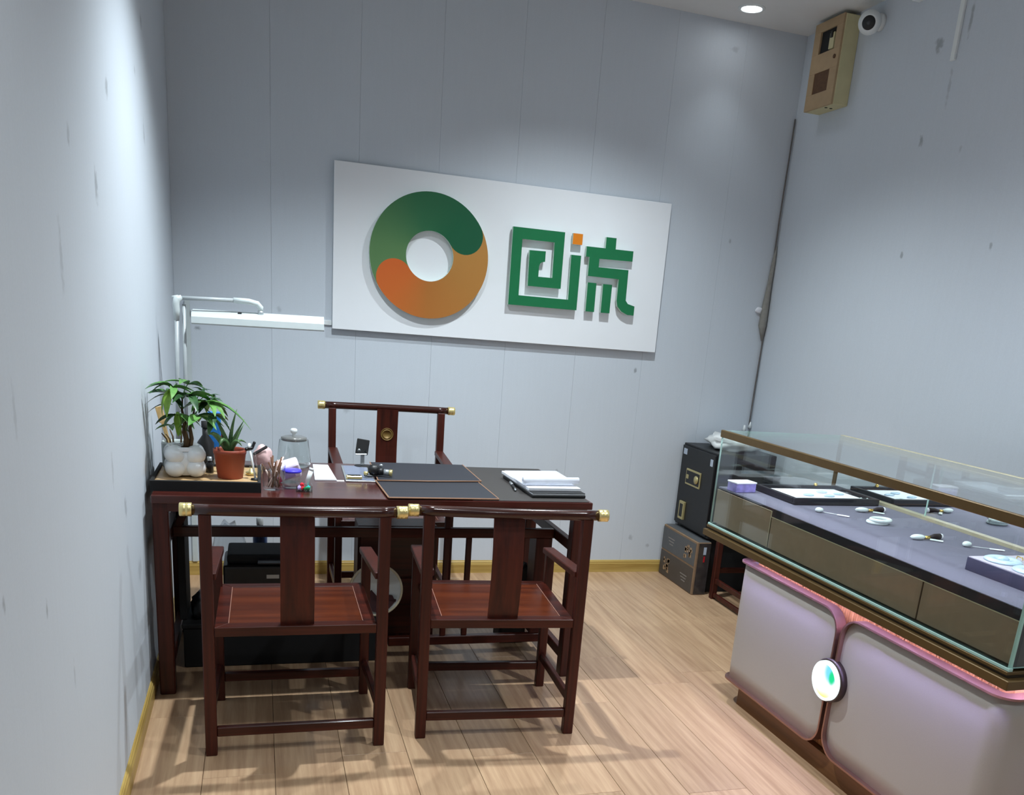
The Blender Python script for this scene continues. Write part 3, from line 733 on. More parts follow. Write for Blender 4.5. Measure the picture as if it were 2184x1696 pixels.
# tumbler of brown sticks
M['stick'] = wood('incense_brown', srgb(70, 42, 28), srgb(120, 80, 56), 'Z', 1, .7, 0)
M['stick_pale'] = plain('stick_pale', srgb(232, 200, 190), .6)
tg = thing('tumbler', 'clear glass tumbler holding thin brown sticks at the desk edge', 'glass', (.447, -1.455, DZ))
lathe('glass', 'clear', tg, [(0, .002), (.036, .002), (.039, .006), (.047, .095), (.045, .095), (.037, .012), (0, .010)], n=36)
rs = random.Random(3)
sticks_root = tg
for i in range(26):
    a = rs.uniform(0, 2*PI); r = rs.uniform(.008, .028); a2 = a+rs.uniform(1.6, 3.6)
    p = Vector((.447+r*math.cos(a), -1.455+r*math.sin(a), DZ+.012)); q = Vector((.447+.042*math.cos(a2)*rs.uniform(.6, 1), -1.455+.042*math.sin(a2)*rs.uniform(.6, 1), DZ+rs.uniform(.075, .125)))
    so = tube('wooden_stick', 'stick' if i % 4 else 'stick_pale', None, [p, q], .0030, 6)
    tag(so, 'thin wooden stick standing in the clear tumbler on the desk', 'stick', 'sticks in the tumbler')

# tissue pack, clear tub with blue lid, gem dish with white tube
M['tissue'] = plain('tissue_pack_film', srgb(240, 226, 244), .3, noise=.08, scale=24)
M['violet'] = plain('violet_print', srgb(186, 160, 226), .35, noise=.12, scale=40)
M['pinkprint'] = plain('pink_print', srgb(232, 60, 120), .35)
M['blueprint'] = plain('blue_print', srgb(70, 60, 220), .35)
tp = thing('tissue_pack', 'crumpled white and violet tissue pack behind the tumbler', 'packet', (.498, -1.30, DZ), 0)
xf = Matrix.Translation((0, 0, .045)) @ Matrix.Rotation(math.radians(-18), 4, 'Y') @ Matrix.Rotation(math.radians(25), 4, 'X')
box('pack', 'tissue', tp, -.055, .055, -.03, .03, -.028, .036, .012, 3, xf)
box('violet_print', 'violet', tp, -.012, .030, -.0312, -.029, -.015, .028, 0, 1, xf)
box('pink_print', 'pinkprint', tp, -.040, -.026, -.0314, -.0298, -.024, .002, 0, 1, xf)
tb = thing('clear_tub', 'small clear plastic tub with royal blue lid beside the tumbler', 'tub', (.517, -1.415, DZ))
lathe('tub', 'clear', tb, [(0, .002), (.028, .002), (.031, .006), (.034, .064)], n=32)
lathe('lid', 'blueprint', tb, [(.034, .062), (.036, .063), (.036, .070), (.030, .073), (0, .073)], n=32)
M['teal'] = plain('teal_gem', srgb(40, 190, 190), .2); M['greeng'] = plain('green_gem', srgb(20, 130, 80), .2); M['redg'] = plain('red_gem', srgb(210, 30, 50), .2)
gd = thing('gem_dish', 'little clear square dish at the front edge of the desk', 'dish', (.560, -1.468, DZ))
bm = bmesh.new()
for (a, b, c_, d, e, f) in ((-.03, .03, -.028, .028, 0, .003), (-.03, .03, -.028, -.025, .003, .026), (-.03, .03, .025, .028, .003, .026), (-.03, -.027, -.025, .025, .003, .026), (.027, .03, -.025, .025, .003, .026)): bm_box(bm, a, b, c_, d, e, f)
link('dish', bm_mesh('dish', bm), 'clear', gd)
gem_names = {'redg': 'red', 'teal': 'teal', 'greeng': 'green', 'violet': 'violet'}
gpos = [('violet', -.018, -.012, .0), ('redg', -.006, -.010, 0), ('redg', -.004, .006, 0), ('teal', .012, -.008, 0), ('greeng', .004, -.018, 0), ('teal', .016, .008, 0), ('redg', -.008, -.004, .013), ('violet', -.016, .010, 0), ('greeng', .014, -.019, 0)]
for i, (mm, dx, dy, dz) in enumerate(gpos):
    g = blob('gemstone', mm, None, (.560+dx, -1.468+dy, DZ+.0122+dz), (.0095, .0095, .0085), 1, .25, 9, i, False)
    tag(g, gem_names[mm]+' faceted gemstone lying in the little clear dish', 'gemstone', 'gemstones in the clear dish')
wt = thing('white_tube', 'white plastic tube leaning in the gem dish', 'tube', (.575, -1.45, DZ))
tube('tube', 'white_plastic', wt, [(-.006, -.004, .022), (.012, .004, .075)], .009, 14); tube('cap', 'white_plastic', wt, [(.012, .004, .075), (.0155, .0055, .085)], .0095, 14)

# notepad, grey tablet, brass box, black loupe, phone holder
o = tag(quadslab('paper_pad', 'paper', None, [(.612, -1.262), (.700, -1.255), (.688, -.915), (.622, -.915)], DZ, DZ+.006), 'narrow white paper pad lying beside the glass canister', 'paper')
M['slate'] = plain('slate_glass', srgb(120, 128, 150), .18, noise=.05)
tbp = thing('glass_tablet', 'grey glass tablet lying on the desk behind the brass box', 'tablet', (.785, -1.09, DZ))
quadslab('frame', 'grey_metal', tbp, [(.735, -1.272), (.858, -1.272), (.858, -.92), (.745, -.92)], DZ, DZ+.006); quadslab('screen', 'slate', tbp, [(.743, -1.262), (.852, -1.262), (.852, -.93), (.752, -.93)], DZ+.006, DZ+.0072, 0); nest(tbp, 'frame', 'screen'); offset_children(tbp)
o = tag(quadslab('paper_slip', 'paper', None, [(.700, -1.268), (.730, -1.268), (.730, -1.245), (.700, -1.245)], DZ, DZ+.002), 'tiny white paper slip in front of the grey glass tablet', 'paper')
bb = thing('brass_box', 'small open brass box at the corner of the glass tablet', 'box', (.772, -1.235, DZ+.0072))
box('body', 'brass', bb, -.032, .032, -.016, .016, 0, .014, .003, 1); box('insert', 'black', bb, -.026, .026, -.011, .011, .0142, .0155)
lp_ = thing('loupe', 'black jewellers loupe with brass eyepiece lying on the leather mat', 'loupe', (.875, -1.20, DZ+.0135))
lathe('head', 'black', lp_, [(0, -.026), (.015, -.022), (.025, -.008), (.026, .006), (.018, .02), (0, .026)], c=(-.018, 0, .026), n=28)
tube('barrel', 'black', lp_, [(-.002, -.004, .022), (.022, -.010, .022)], [.016, .014], 20); tube('sleeve', 'grey_metal', lp_, [(.022, -.010, .020), (.045, -.016, .019)], .013, 20); tube('eyepiece', 'brass', lp_, [(.045, -.016, .019), (.057, -.019, .018)], .014, 20)
bar('handle', 'black', lp_, (.0, .02, .008), (.062, .03, .006), .012, .008); lathe('silver_ball', 'grey_metal', lp_, [(0, -.008), (.006, -.006), (.008, 0), (.006, .006), (0, .008)], c=(.012, .002, .045), n=16)
bar('pedestal', 'black', lp_, (-.06, -.012, .004), (-.005, -.012, .004), .02, .008); lathe('knob', 'brass', lp_, [(0, 0), (.010, 0), (.010, .012), (0, .014)], c=(-.052, -.012, .008), n=16)
ph = thing('phone_holder', 'black phone holder on silver neck in front of the tall chair', 'phone holder', (.838, -.925, DZ))
lathe('base', 'black', ph, [(0, 0), (.036, 0), (.038, .004), (.034, .009), (0, .010)], n=32)
bar('neck', 'grey_metal', ph, (0, 0, .009), (.001, .008, .062), .018, .006, (0, 1, 0))
xf = Matrix.Translation((0, .006, .092)) @ Matrix.Rotation(math.radians(-12), 4, 'X') @ Matrix.Rotation(math.radians(8), 4, 'Y')
box('cradle', 'black_matte', ph, -.028, .028, -.004, .004, -.034, .034, .004, 2, xf)
for dx in (-.013, .013):
    lathe('silver_pad', 'grey_metal', ph, [(0, -.003), (.007, -.002), (.007, 0), (0, 0)], n=16, xf=xf @ Matrix.Translation((dx, -.004, -.018)) @ Matrix.Rotation(-PI/2, 4, 'X') @ Matrix.Rotation(PI, 4, 'X'))
nest(ph, 'cradle', 'silver_pad')
bar('ledge', 'grey_metal', ph, (-.034, -.010, .060), (.02, -.006, .061), .008, .006)

# long arm lamp
M['lamp_white'] = plain('lamp_white', srgb(196, 204, 204), .35, noise=.02)
M['lamp_grey'] = plain('lamp_grey_enamel', srgb(168, 174, 176), .35, noise=.02)
lamp = thing('desk_lamp', 'white LED bar lamp on a long folding arm clamped to the desk', 'lamp', (.085, -.86, DZ))
def lw(x, y, z): return (x-.085, y+.86, z-DZ)
box('clamp', 'black', lamp, *[v for v in (-.03, .03, .012, .04, -.055, -.040)], .003, 1); box('clamp_plate', 'black', lamp, -.025, .025, -.03, .04, 0, .012, .003, 1); box('clamp_back', 'black', lamp, -.02, .02, .026, .040, -.05, .006)
tube('pole', 'lamp_grey', lamp, [lw(.064, -.87, DZ+.01), lw(.080, -.89, 1.385)], .0085, 14)
tube('pole', 'lamp_grey', lamp, [lw(.098, -.85, DZ+.01), lw(.107, -.87, 1.425)], .0075, 14)
tube('elbow', 'lamp_white', lamp, [lw(.078, -.888, 1.36), lw(.080, -.889, 1.40), lw(.078, -.888, 1.425), lw(.082, -.886, 1.445), lw(.10, -.882, 1.452)], [.011, .013, .014, .016, .010], 14)
tube('elbow_tip', 'lamp_white', lamp, [lw(.085, -.886, 1.448), lw(.062, -.886, 1.452)], [.013, .003], 12)
tube('cross_arm', 'lamp_grey', lamp, [lw(.09, -.882, 1.449), lw(.32, -.87, 1.457)], .0085, 14)
tube('joint', 'lamp_white', lamp, [lw(.30, -.87, 1.457), lw(.36, -.868, 1.456), lw(.395, -.866, 1.449), lw(.408, -.866, 1.435), lw(.408, -.866, 1.420)], [.0115, .0125, .0125, .012, .010], 14)
tube('swivel', 'grey_metal', lamp, [lw(.408, -.866, 1.422), lw(.408, -.866, 1.405)], .012, 14)
xf = Matrix.Translation(Vector(lw(.402, -.872, 1.392))) @ Matrix.Rotation(math.radians(-3), 4, 'Z') @ Matrix.Rotation(math.radians(-1.0), 4, 'Y') @ Matrix.Rotation(math.radians(14), 4, 'X')
hd = prism('lamp_head', ['lamp_white', 'lamp_white'], lamp, [(-.050, -.026), (.050, -.026), (.052, -.020), (.044, .004), (.028, .015), (-.028, .015), (-.044, .004), (-.052, -.020)], lambda a, b, d: xf @ Vector((d, a, b)), -.265, .265)
box('led_diffuser', 'white_plastic', lamp, -.255, .255, -.040, .040, -.0290, -.0258, 0, 1, xf)
box('rocker_switch', 'black', lamp, -.085, -.070, -.008, .008, .0145, .0185, 0, 1, xf)
nest(lamp, 'lamp_head', 'led_diffuser', 'rocker_switch')
# conduit in the corner and short trunking by the sign
o = tag(box('corner_conduit', 'lamp_white', None, .046, .071, -.014, 0, .076, 1.43, .002, 1), 'white vertical cable conduit on the back wall beside the left corner', 'conduit')
o = tag(box('cable_trunking', 'white_plastic', None, .075, .764, -.011, 0, 1.361, 1.386, .002, 1), 'white horizontal cable trunking running up to the sign', 'conduit')

# ------------------------------------------------------------------ under the desk
o = thing('storage_box', 'long low black storage box on the floor under the desk', 'box', (.50, -1.15, 0))
box('body', 'black_matte', o, -.405, .405, -.17, .095, 0, .17, .004, 1); box('lid', 'black_matte', o, -.41, .41, -.175, .10, .17, .19, .004, 1)
pr = thing('label_printer', 'black desktop printer with raised grey lid under the desk', 'printer', (.415, -1.15, .19))
box('body', 'black', pr, -.165, .165, -.12, .12, 0, .232, .015, 3)
box('top_cover', 'black_matte', pr, -.150, .165, -.09, .12, .230, .268, .012, 2)
box('paper_lid', 'dark_grey', pr, -.03, .16, -.125, .02, .240, .246, .002, 1, Matrix.Translation((0, 0, .012)) @ Matrix.Rotation(math.radians(4), 4, 'X'))
box('name_plate', 'grey_metal', pr, .005, .055, -.1225, -.1195, .176, .192)
o = thing('drawer_unit', 'dark wooden drawer unit standing under the middle of the desk', 'drawer unit', (.915, -1.03, .0))
box('body', 'rose', o, -.10, .26, -.0, .16, 0, .535, .003, 1); box('drawer_front', 'rose_x', o, -.09, .25, -.012, 0, .30, .525, .002, 1); box('drawer_front', 'rose_x', o, -.09, .25, -.012, 0, .02, .29, .002, 1)
M['enamel'] = plain('enamel_white', srgb(200, 204, 202), .3, noise=.02)
M['enamel_rim'] = plain('enamel_cream_rim', srgb(196, 186, 158), .35)
M['maroon_cloth'] = plain('maroon_cloth', srgb(58, 28, 32), .8, noise=.2, scale=25, bump=.3)
dp = thing('round_dish', 'round white dish with cream rim propped upright under the desk', 'dish', (.872, -1.255, .19))
xf = Matrix.Translation((0, 0, .116)) @ Matrix.Rotation(math.radians(90-8), 4, 'X')
lathe('dish', 'enamel', dp, [(0, 0), (.098, 0), (.106, .014), (.106, .010), (.098, -.006), (0, -.006)], n=48, xf=xf)
lathe('rim', 'enamel_rim', dp, [(.104, .010), (.108, .016), (.114, .016), (.116, .012), (.112, .006), (.106, .006)], n=48, xf=xf)
cl = [(-.10, -.03), (-.08, -.005), (-.05, -.028), (-.02, .0), (.01, -.036), (.035, -.045), (.052, -.022), (.075, -.026), (.088, -.055), (.092, -.045), (.06, -.085), (0, -.102), (-.06, -.085), (-.09, -.06)]
mc = prism('maroon_cloth', ['maroon_cloth', 'maroon_cloth'], None, cl, lambda a, b, d: Vector((.872, -1.255, .19))+(xf @ Vector((a*.94, b*.94, d))), .022, .003)
tag(mc, 'dark maroon cloth lying in the upright white dish', 'cloth')
o = tag(blob('grey_stone', plain('grey_stone', srgb(120, 130, 132), .7, noise=.2, scale=30), None, (.665, -1.14, .234), (.035, .03, .048), 2, .12, 6, 4, flat=-.044), 'grey stone block on the black box under the desk', 'stone')
o = tag(box('slim_black_case', 'black_matte', None, .080, .108, -1.27, -1.06, .19, .70, .003, 1), 'tall narrow black case standing by the wall under the desk', 'case')
o = tag(blob('black_sack', 'black', None, (.165, -1.20, .235), (.045, .09, .055), 3, .3, 8, 9, flat=-.045), 'crumpled black sack on the black box by the wall', 'sack')
M['film'] = thin_glass('plastic_film', (.86, .88, .9), 1.4, 2.0, .25)
pbg = thing('plastic_bag', 'clear plastic bag lying behind the printer under the desk', 'bag', (.255, -.78, 0))
blob('film', 'film', pbg, (0, 0, .25), (.08, .05, .25), 3, .3, 8, 3, flat=-.25)
blb = thing('blue_bottle', 'small blue bottle behind the desk seen under the apron', 'bottle', (.395, -.78, 0))
M['bluebottle'] = plain('blue_bottle', srgb(60, 84, 130), .3)
lathe('bottle', 'bluebottle', blb, [(0, 0), (.03, 0), (.032, .01), (.032, .42), (.014, .46), (.014, .48), (0, .48)], n=24); lathe('cap', 'white_plastic', blb, [(.016, .475), (.016, .505), (0, .505)], n=20)
bgb = thing('black_bag', 'black cloth bag slumped by the desk leg behind the right chair', 'bag', (1.52, -1.10, .0))
bm = bmesh.new(); prof = [(-.06, 0), (.075, 0), (.07, .36), (.055, .41), (.03, .36), (-.05, .22)]
A = [bm.verts.new((a, -.07, b)) for a, b in prof]; B = [bm.verts.new((a*.85, .07, b*.95)) for a, b in prof]
bm.faces.new(A); bm.faces.new(B[::-1])
for i in range(6): bm.faces.new((A[i], B[i], B[(i+1) % 6], A[(i+1) % 6]))
bmesh.ops.bevel(bm, geom=bm.edges[:], offset=.012, segments=2, affect='EDGES')
link('bag_body', bm_mesh('bag', bm), 'black_matte', bgb); tube('strap', 'black_matte', bgb, [(-.03, -.02, .27), (-.05, -.03, .33), (0, -.02, .40), (.04, -.01, .40)], .005, 8)

# ------------------------------------------------------------------ safe, carton and stool in the far corner
M['safe'] = plain('safe_black', srgb(14, 15, 18), .45, bump=.12, scale=260)
M['safe_brass'] = plain('safe_brass_plate', srgb(190, 178, 128), .35, .5)
M['sticker'] = plain('sticker_blue_grey', srgb(176, 188, 204), .5)
sf = thing('safe', 'black steel safe with brass lock plate in the far corner', 'safe', (3.06, -.235, .33))
box('body', 'safe', sf, -.18, .2, -.225, .215, 0, .50, .006, 2)
dr = box('door', 'safe', sf, -.192, -.179, -.215, .205, .012, .488, .003, 1)
def on_door(name, mat, y0, y1, z0, z1, d=.006, par=sf): return box(name, mat, par, -.192-d, -.19, y0, y1, z0, z1, .0015, 1)
on_door('lock_plate', 'safe_brass', -.075, .11, .265, .36); on_door('lock_recess', 'black', -.068, .103, .275, .350, .0072)
lathe('dial', 'safe_brass', sf, [(0, .012), (.010, .012), (.012, .010), (.024, .008), (.024, 0), (0, 0)], n=28, xf=Matrix.Translation((-.198, -.035, .312)) @ Matrix.Rotation(-PI/2, 4, 'Y'))
on_door('key_cover', 'safe_brass', .070, .098, .300, .325, .009)
on_door('handle_plate', 'safe_brass', .075, .140, .045, .155, .012); on_door('handle_recess', 'black', .088, .127, .060, .140, .0135)
on_door('sticker', 'sticker', .140, .185, .435, .470, .002); on_door('sticker', 'sticker', -.195, -.165, .420, .460, .002)
nest(sf, 'door', 'lock_plate', 'lock_recess', 'dial', 'key_cover', 'handle_plate', 'handle_recess', 'sticker')
o = tag(box('safe_plinth', 'black_matte', None, 2.915, 3.24, -.44, -.03, 0, .33, .003, 1), 'black block under the safe, hidden behind the carton', 'plinth')
M['carton_side'] = plain('carton_dark_print', srgb(82, 84, 86), .55, noise=.05)
M['carton_low'] = plain('carton_brown_print', srgb(72, 66, 62), .55, noise=.08)
M['carton_raw'] = plain('carton_kraft', srgb(128, 104, 80), .8, noise=.08)
M['carton_end'] = plain('carton_end_tape', srgb(58, 54, 54), .15, noise=.35, scale=14, bump=.5)
M['carton_figure'] = plain('carton_picture', srgb(150, 124, 96), .6, noise=.45, scale=60)
M['carton_text'] = plain('carton_text', srgb(128, 124, 120), .6)
ct = thing('carton', 'dark printed cardboard carton standing on edge before the safe', 'carton', (2.852, -.255, 0))
box('body', 'carton_raw', ct, -.044, .046, -.235, .225, 0, .318, .003, 1)
box('printed_side', 'carton_side', ct, -.0455, -.043, -.222, .224, .170, .306); box('printed_side', 'carton_low', ct, -.0455, -.043, -.222, .224, .006, .158)
box('printed_end', 'carton_end', ct, -.032, .044, -.2365, -.234, .004, .312); box('printed_top', 'carton_side', ct, -.034, .044, -.232, .222, .3175, .3195)
def scribble(cy, cz, w, h, seed):
    r = random.Random(seed); bm = bmesh.new()
    for i in range(14):
        y, z = cy+r.uniform(-w, w), cz+r.uniform(-h, h); bm_box(bm, -.0464, -.0455, y-r.uniform(.006, .016), y+r.uniform(.006, .016), z-r.uniform(.006, .014), z+r.uniform(.006, .014))
    return link('carton_picture', bm_mesh('pic', bm), 'carton_figure', ct)
scribble(-.13, .235, .045, .035, 1); scribble(.12, .075, .05, .04, 2)
for (y, z, n) in ((.10, .25, 3), (-.11, .085, 3)):
    for i in range(n): box('text_line', 'carton_text', ct, -.0462, -.0455, y-.045+.008*i, y+.045-.012*i, z-.018*i, z-.018*i+.006)
box('warning_label', 'red', ct, .004, .014, -.2375, -.2364, .20, .235); box('warning_label', 'sticker', ct, .0, .018, -.2375, -.2364, .245, .290)

nest(ct, 'body', 'printed_side', 'printed_end', 'printed_top', 'carton_picture', 'text_line', 'warning_label')
sl = thing('rosewood_stool', 'dark rosewood stool standing under the far end of the display counter', 'stool', (3.08, -.79, 0))
for x in (-.165, .165):
    for y in (-.235, .235): bar('leg', 'rose', sl, (x, y, 0), (x, y, .44), .034, .034, (0, 1, 0))
for y in (-.235, .235): bar('stretcher', 'rose_x', sl, (-.148, y, .17), (.148, y, .17), .02, .03)
for x in (-.165, .165):
    bar('stretcher', 'rose', sl, (x, -.218, .11), (x, .218, .11), .02, .03); bar('stretcher', 'rose', sl, (x, -.218, .025), (x, .218, .025), .02, .025)
box('seat', 'seat', sl, -.19, .19, -.26, .26, .44, .47, .004, 1)
M['bag_white'] = plain('white_bag_film', srgb(226, 228, 226), .3, noise=.06, scale=30, bump=.5)
wbg = tag(blob('white_bag', 'bag_white', None, (3.09, -.24, .868), (.15, .17, .055), 3, .45, 9, 6, flat=-.037), 'crumpled white plastic bag lying on top of the black safe', 'bag')

# ------------------------------------------------------------------ things high in the corner and on the right wall
M['kraft'] = plain('meter_box_tan', srgb(172, 146, 112), .7, noise=.07, scale=18, bump=.1)
M['cream'] = plain('meter_box_cream', srgb(200, 192, 150), .6, noise=.06, scale=14)
M['brown_in'] = plain('meter_box_hole', srgb(92, 64, 42), .8, noise=.2, scale=60)
jb = thing('meter_box', 'old tan electrical meter box fixed high in the far corner', 'meter box', (3.277, -.3625, 2.665))
BX0, BX1, BY0, BY1, BH = -.05, .05, -.1275, .1275, .415
box('back_case', 'cream', jb, BX0+.012, BX1, BY0, BY1, 0, BH, .003, 1)
# front cover (faces the room) with two openings: built of strips round them
def cov(y0, y1, z0, z1): return box('cover', 'kraft', jb, BX0, BX0+.012, y0, y1, z0, z1, .001, 1)
cov(BY0+.002, BY1-.002, .0, .075); cov(BY0+.002, BY1-.002, .175, .265); cov(BY0+.002, BY1-.002, .37, BH)
cov(BY1-.055, BY1-.002, .075, .175); cov(BY0+.002, BY0+.065, .075, .175); cov(BY1-.06, BY1-.002, .265, .37); cov(BY0+.002, BY0+.055, .265, .37)
box('mesh_window', 'brown_in', jb, BX0+.004, BX0+.011, BY0+.065, BY1-.055, .075, .175)
box('opening', 'black_matte', jb, BX0+.0105, BX0+.0125, BY0+.055, BY1-.06, .265, .37)
box('breaker', 'cream', jb, BX0-.002, BX0+.0125, BY0+.065, BY0+.105, .270, .345, .002, 1); box('breaker_switch', 'black', jb, BX0-.008, BX0-.001, BY0+.075, BY0+.092, .32, .35)
lathe('lock', 'brown_in', jb, [(0, .004), (.010, .004), (.010, 0), (0, 0)], n=18, xf=Matrix.Translation((BX0, BY0+.035, .225)) @ Matrix.Rotation(-PI/2, 4, 'Y'))
for dx in (-.02, .01): lathe('cable_hole', 'black_matte', jb, [(0, -.0015), (.008, -.0015), (.008, .001)], c=(dx, -.04, 0), n=14)
nest(jb, 'back_case', 'cable_hole')
cm = thing('dome_camera', 'round white surveillance camera with black lens beside the meter box', 'camera', (3.285, -.655, 2.985))
lathe('wall_mount', 'white_plastic', cm, [(0, 0), (.038, 0), (.038, .016), (.03, .03), (0, .03)], n=28, xf=Matrix.Translation((.042, -.01, .02)) @ Matrix.Rotation(-PI/2, 4, 'Y'))
ax = Vector((-.62, -.72, -.30)).normalized(); q = Vector((0, 0, 1)).rotation_difference(ax).to_matrix().to_4x4()
hb = Matrix.Translation((-.022, -.008, .012)) @ q
prf = [(0, -.05), (.025, -.046), (.045, -.028), (.054, -.002), (.054, .012), (.050, .030), (.040, .044), (.032, .048)]
lathe('housing', 'white_plastic', cm, prf+[(.030, .046), (0, .046)], n=40, xf=hb)
lathe('lens_window', 'black', cm, [(.031, .0475), (.029, .049), (.015, .050), (0, .0505)], n=32, xf=hb)
lathe('lens', 'dark_grey', cm, [(.010, .0495), (.009, .054), (0, .055)], n=20, xf=hb)
nest(cm, 'housing', 'lens_window', 'lens')
o = tag(box('wall_trunking', 'white_plastic', None, 3.313, ROOM_W, -1.262, -1.236, 2.715, ROOM_H, .002, 1), 'narrow white cable trunking coming down the right wall', 'conduit')
cb = thing('ceiling_bracket', 'small white bracket at the top of the right wall', 'bracket', (3.30, -.97, 3.02))
box('plate', 'white_plastic', cb, -.02, .027, -.035, .035, .0, .075, .004, 1); box('hook', 'white_plastic', cb, -.03, -.018, -.02, .02, .02, .06, .003, 1)

M['cable'] = plain('cable_dark', srgb(104, 100, 97), .6); M['putty'] = plain('putty_grey', srgb(142, 140, 134), .8, noise=.1, scale=40, bump=.4)
cbm = thing('corner_cable', 'dark cable running down the far corner with grey putty', 'cable', (3.31, -.012, .93))
pts = [(.004+.003*math.sin(z*5), -.0+.002*math.sin(z*7), z-.93) for z in [2.68-.0875*i for i in range(21)]]
tube('cable', 'cable', cbm, pts, .0045, 8)
tube('putty', 'putty', cbm, [(.008, 0, 1.07), (.004, .0, .98), (-.002, 0, .86), (-.008, .0, .72), (-.010, 0, .62), (.0, 0, .53)], [.004, .012, .014, .022, .024, .004], 10)
blob('tape_scrap', 'paper', cbm, (-.045, .004, .705), (.026, .006, .02), 2, .6, 8, 3)
for dx, z in ((-.030, 0.0), (.006, .022)):
    tube('white_plug', 'white_plastic', cbm, [(dx, 0, z-.02), (dx, 0, z+.0), (dx, 0, z+.02)], [.011, .009, .005], 12)

# ------------------------------------------------------------------ display counter  (local: x depth away from the aisle, -y towards the viewer)
LEN = 1.65; DEP = .62
dc = thing('display_counter', 'glass jewellery display counter on a white padded pedestal', 'display counter', (2.254, -1.585, 0), math.radians(1.5))
M['glass'] = thin_glass('counter_glass', (.955, .98, .97), 1.5, 1.15)
M['glass_edge'] = plain('glass_green_edge', srgb(170, 205, 196), .15, noise=.05)
M['navy_mat'] = plain('display_navy_mat', srgb(106, 104, 120), .75, noise=.06, scale=180, bump=.1)
M['navy_edge'] = plain('display_mat_edge', srgb(18, 17, 24), .6)
M['tint'] = plain('bronze_tinted_panel', srgb(134, 118, 98), .14, noise=.03, coat=.4)
M['mirror'] = plain('mirror', (.80, .82, .84, 1), .015, 1.0, noise=.005)
M['cream_metal'] = plain('rear_rail_champagne', srgb(190, 182, 152), .3, .3)
M['led_case'] = emitter('led_case', (.84, .84, 1.0, 1), 80)
M['led_violet'] = emitter('led_violet', (.48, .45, 1.0, 1), 150)
M['padded'] = plain('padded_white_leatherette', srgb(172, 166, 160), .45, noise=.02, scale=260, bump=.08)
M['rose_gold'] = plain('rose_gold_trim', srgb(156, 120, 108), .34, .8, noise=.03)
M['flute'] = wood('fluted_oak', srgb(170, 112, 66), srgb(198, 140, 90), 'Z', .8, .45, .1)
M['plinth'] = wood('plinth_walnut', srgb(96, 62, 34), srgb(124, 84, 50), 'Y', .5, .4, .1)
def pane(name, x0, x1, y0, y1, z0, z1, axis):
    """glass pane: clear faces, green-tinted edges"""
    bm = bmesh.new(); bm_box(bm, x0, x1, y0, y1, z0, z1); bm.normal_update()
    for f in bm.faces:
        f.material_index = 0 if abs(f.normal[axis]) > .9 else 1
    return link(name, bm_mesh(name, bm), ['glass', 'glass_edge'], dc)
MZ = .862; TOP = 1.102
pane('front_glass', 0, .008, -LEN+.01, -.010, .703, TOP-.028, 0)
pane('top_glass', .012, DEP-.02, -LEN+.004, -.004, TOP-.009, TOP-.001, 2)
pane('end_glass', .008, DEP-.012, -.010, -.002, .703, TOP-.009, 1)
pane('end_glass', .008, DEP-.012, -LEN+.002, -LEN+.010, .703, TOP-.009, 1)
box('front_rail', 'bronze', dc, -.002, .014, -LEN, 0, TOP-.030, TOP, .002, 1)
box('rear_rail', 'cream_metal', dc, DEP-.022, DEP, -LEN, 0, TOP-.026, TOP, .002, 1)
box('rear_post', 'bronze', dc, DEP-.022, DEP, -.020, 0, .70, TOP-.026); box('rear_post', 'bronze', dc, DEP-.022, DEP, -LEN, -LEN+.02, .70, TOP-.026)
for a, b in ((-.592, -.022), (-1.10, -.594), (-LEN+.02, -1.102)):
    box('mirror_door', 'mirror', dc, DEP-.018, DEP-.012, a, b, MZ+.012, TOP-.026)
for y in (-.593, -1.101): box('mirror_edge', 'glass_edge', dc, DEP-.0195, DEP-.0175, y-.003, y+.003, MZ+.012, TOP-.026)
box('rear_track', 'cream_metal', dc, DEP-.034, DEP-.010, -LEN+.02, -.02, MZ, MZ+.012)
box('display_floor', 'navy_mat', dc, .018, DEP-.034, -LEN+.012, -.012, MZ-.006, MZ)
box('display_floor_edge', 'navy_edge', dc, .013, .030, -LEN+.012, -.36, MZ-.030, MZ-.0005)
box('carcass', 'bronze_dark', dc, .032, DEP-.01, -LEN+.012, -.012, .70, MZ-.006)
def front_panel(y0, y1, z1): box('drawer_front', 'tint', dc, .012, .018, y0, y1, .708, z1, .001, 1)
front_panel(-.438, -.014, MZ-.010); front_panel(-1.268, -.444, MZ-.032); front_panel(-LEN+.014, -1.274, MZ-.032)
box('drawer_edge_trim', 'cream_metal', dc, .0105, .0125, -.440, -.437, .708, MZ-.01); box('drawer_edge_trim', 'cream_metal', dc, .0105, .0125, -.438, -.36, MZ-.012, MZ-.009)
box('drawer_edge_trim', 'cream_metal', dc, .0115, .0135, -LEN+.012, -.438, MZ-.0335, MZ-.031)
box('glass_channel', 'glass_edge', dc, -.004, .010, -LEN, 0, .694, .703, .001, 1)
box('base_moulding', 'bronze', dc, -.008, DEP, -LEN, 0, .684, .694, .001, 1)
box('base_moulding', 'bronze_dark', dc, -.002, DEP, -LEN, 0, .676, .684)
box('base_moulding', 'bronze', dc, -.020, DEP, -LEN-.020, 0, .655, .676, .002, 1)
# LED strips
box('led_strip', 'led_case', dc, .015, .020, -LEN+.03, -.03, TOP-.024, TOP-.020)
box('base_lip', 'bronze', dc, -.0225, -.0195, -LEN-.0225, 0, .650, .676, .001, 1); box('base_lip', 'bronze', dc, -.0225, DEP, -LEN-.0225, -LEN-.0195, .650, .676, .001, 1)
box('led_strip', 'led_violet', dc, -.017, -.010, -LEN+.0, -.28, .6540, .6546); box('led_strip', 'led_violet', dc, .01, .5, -LEN-.017, -LEN-.010, .6540, .6546)
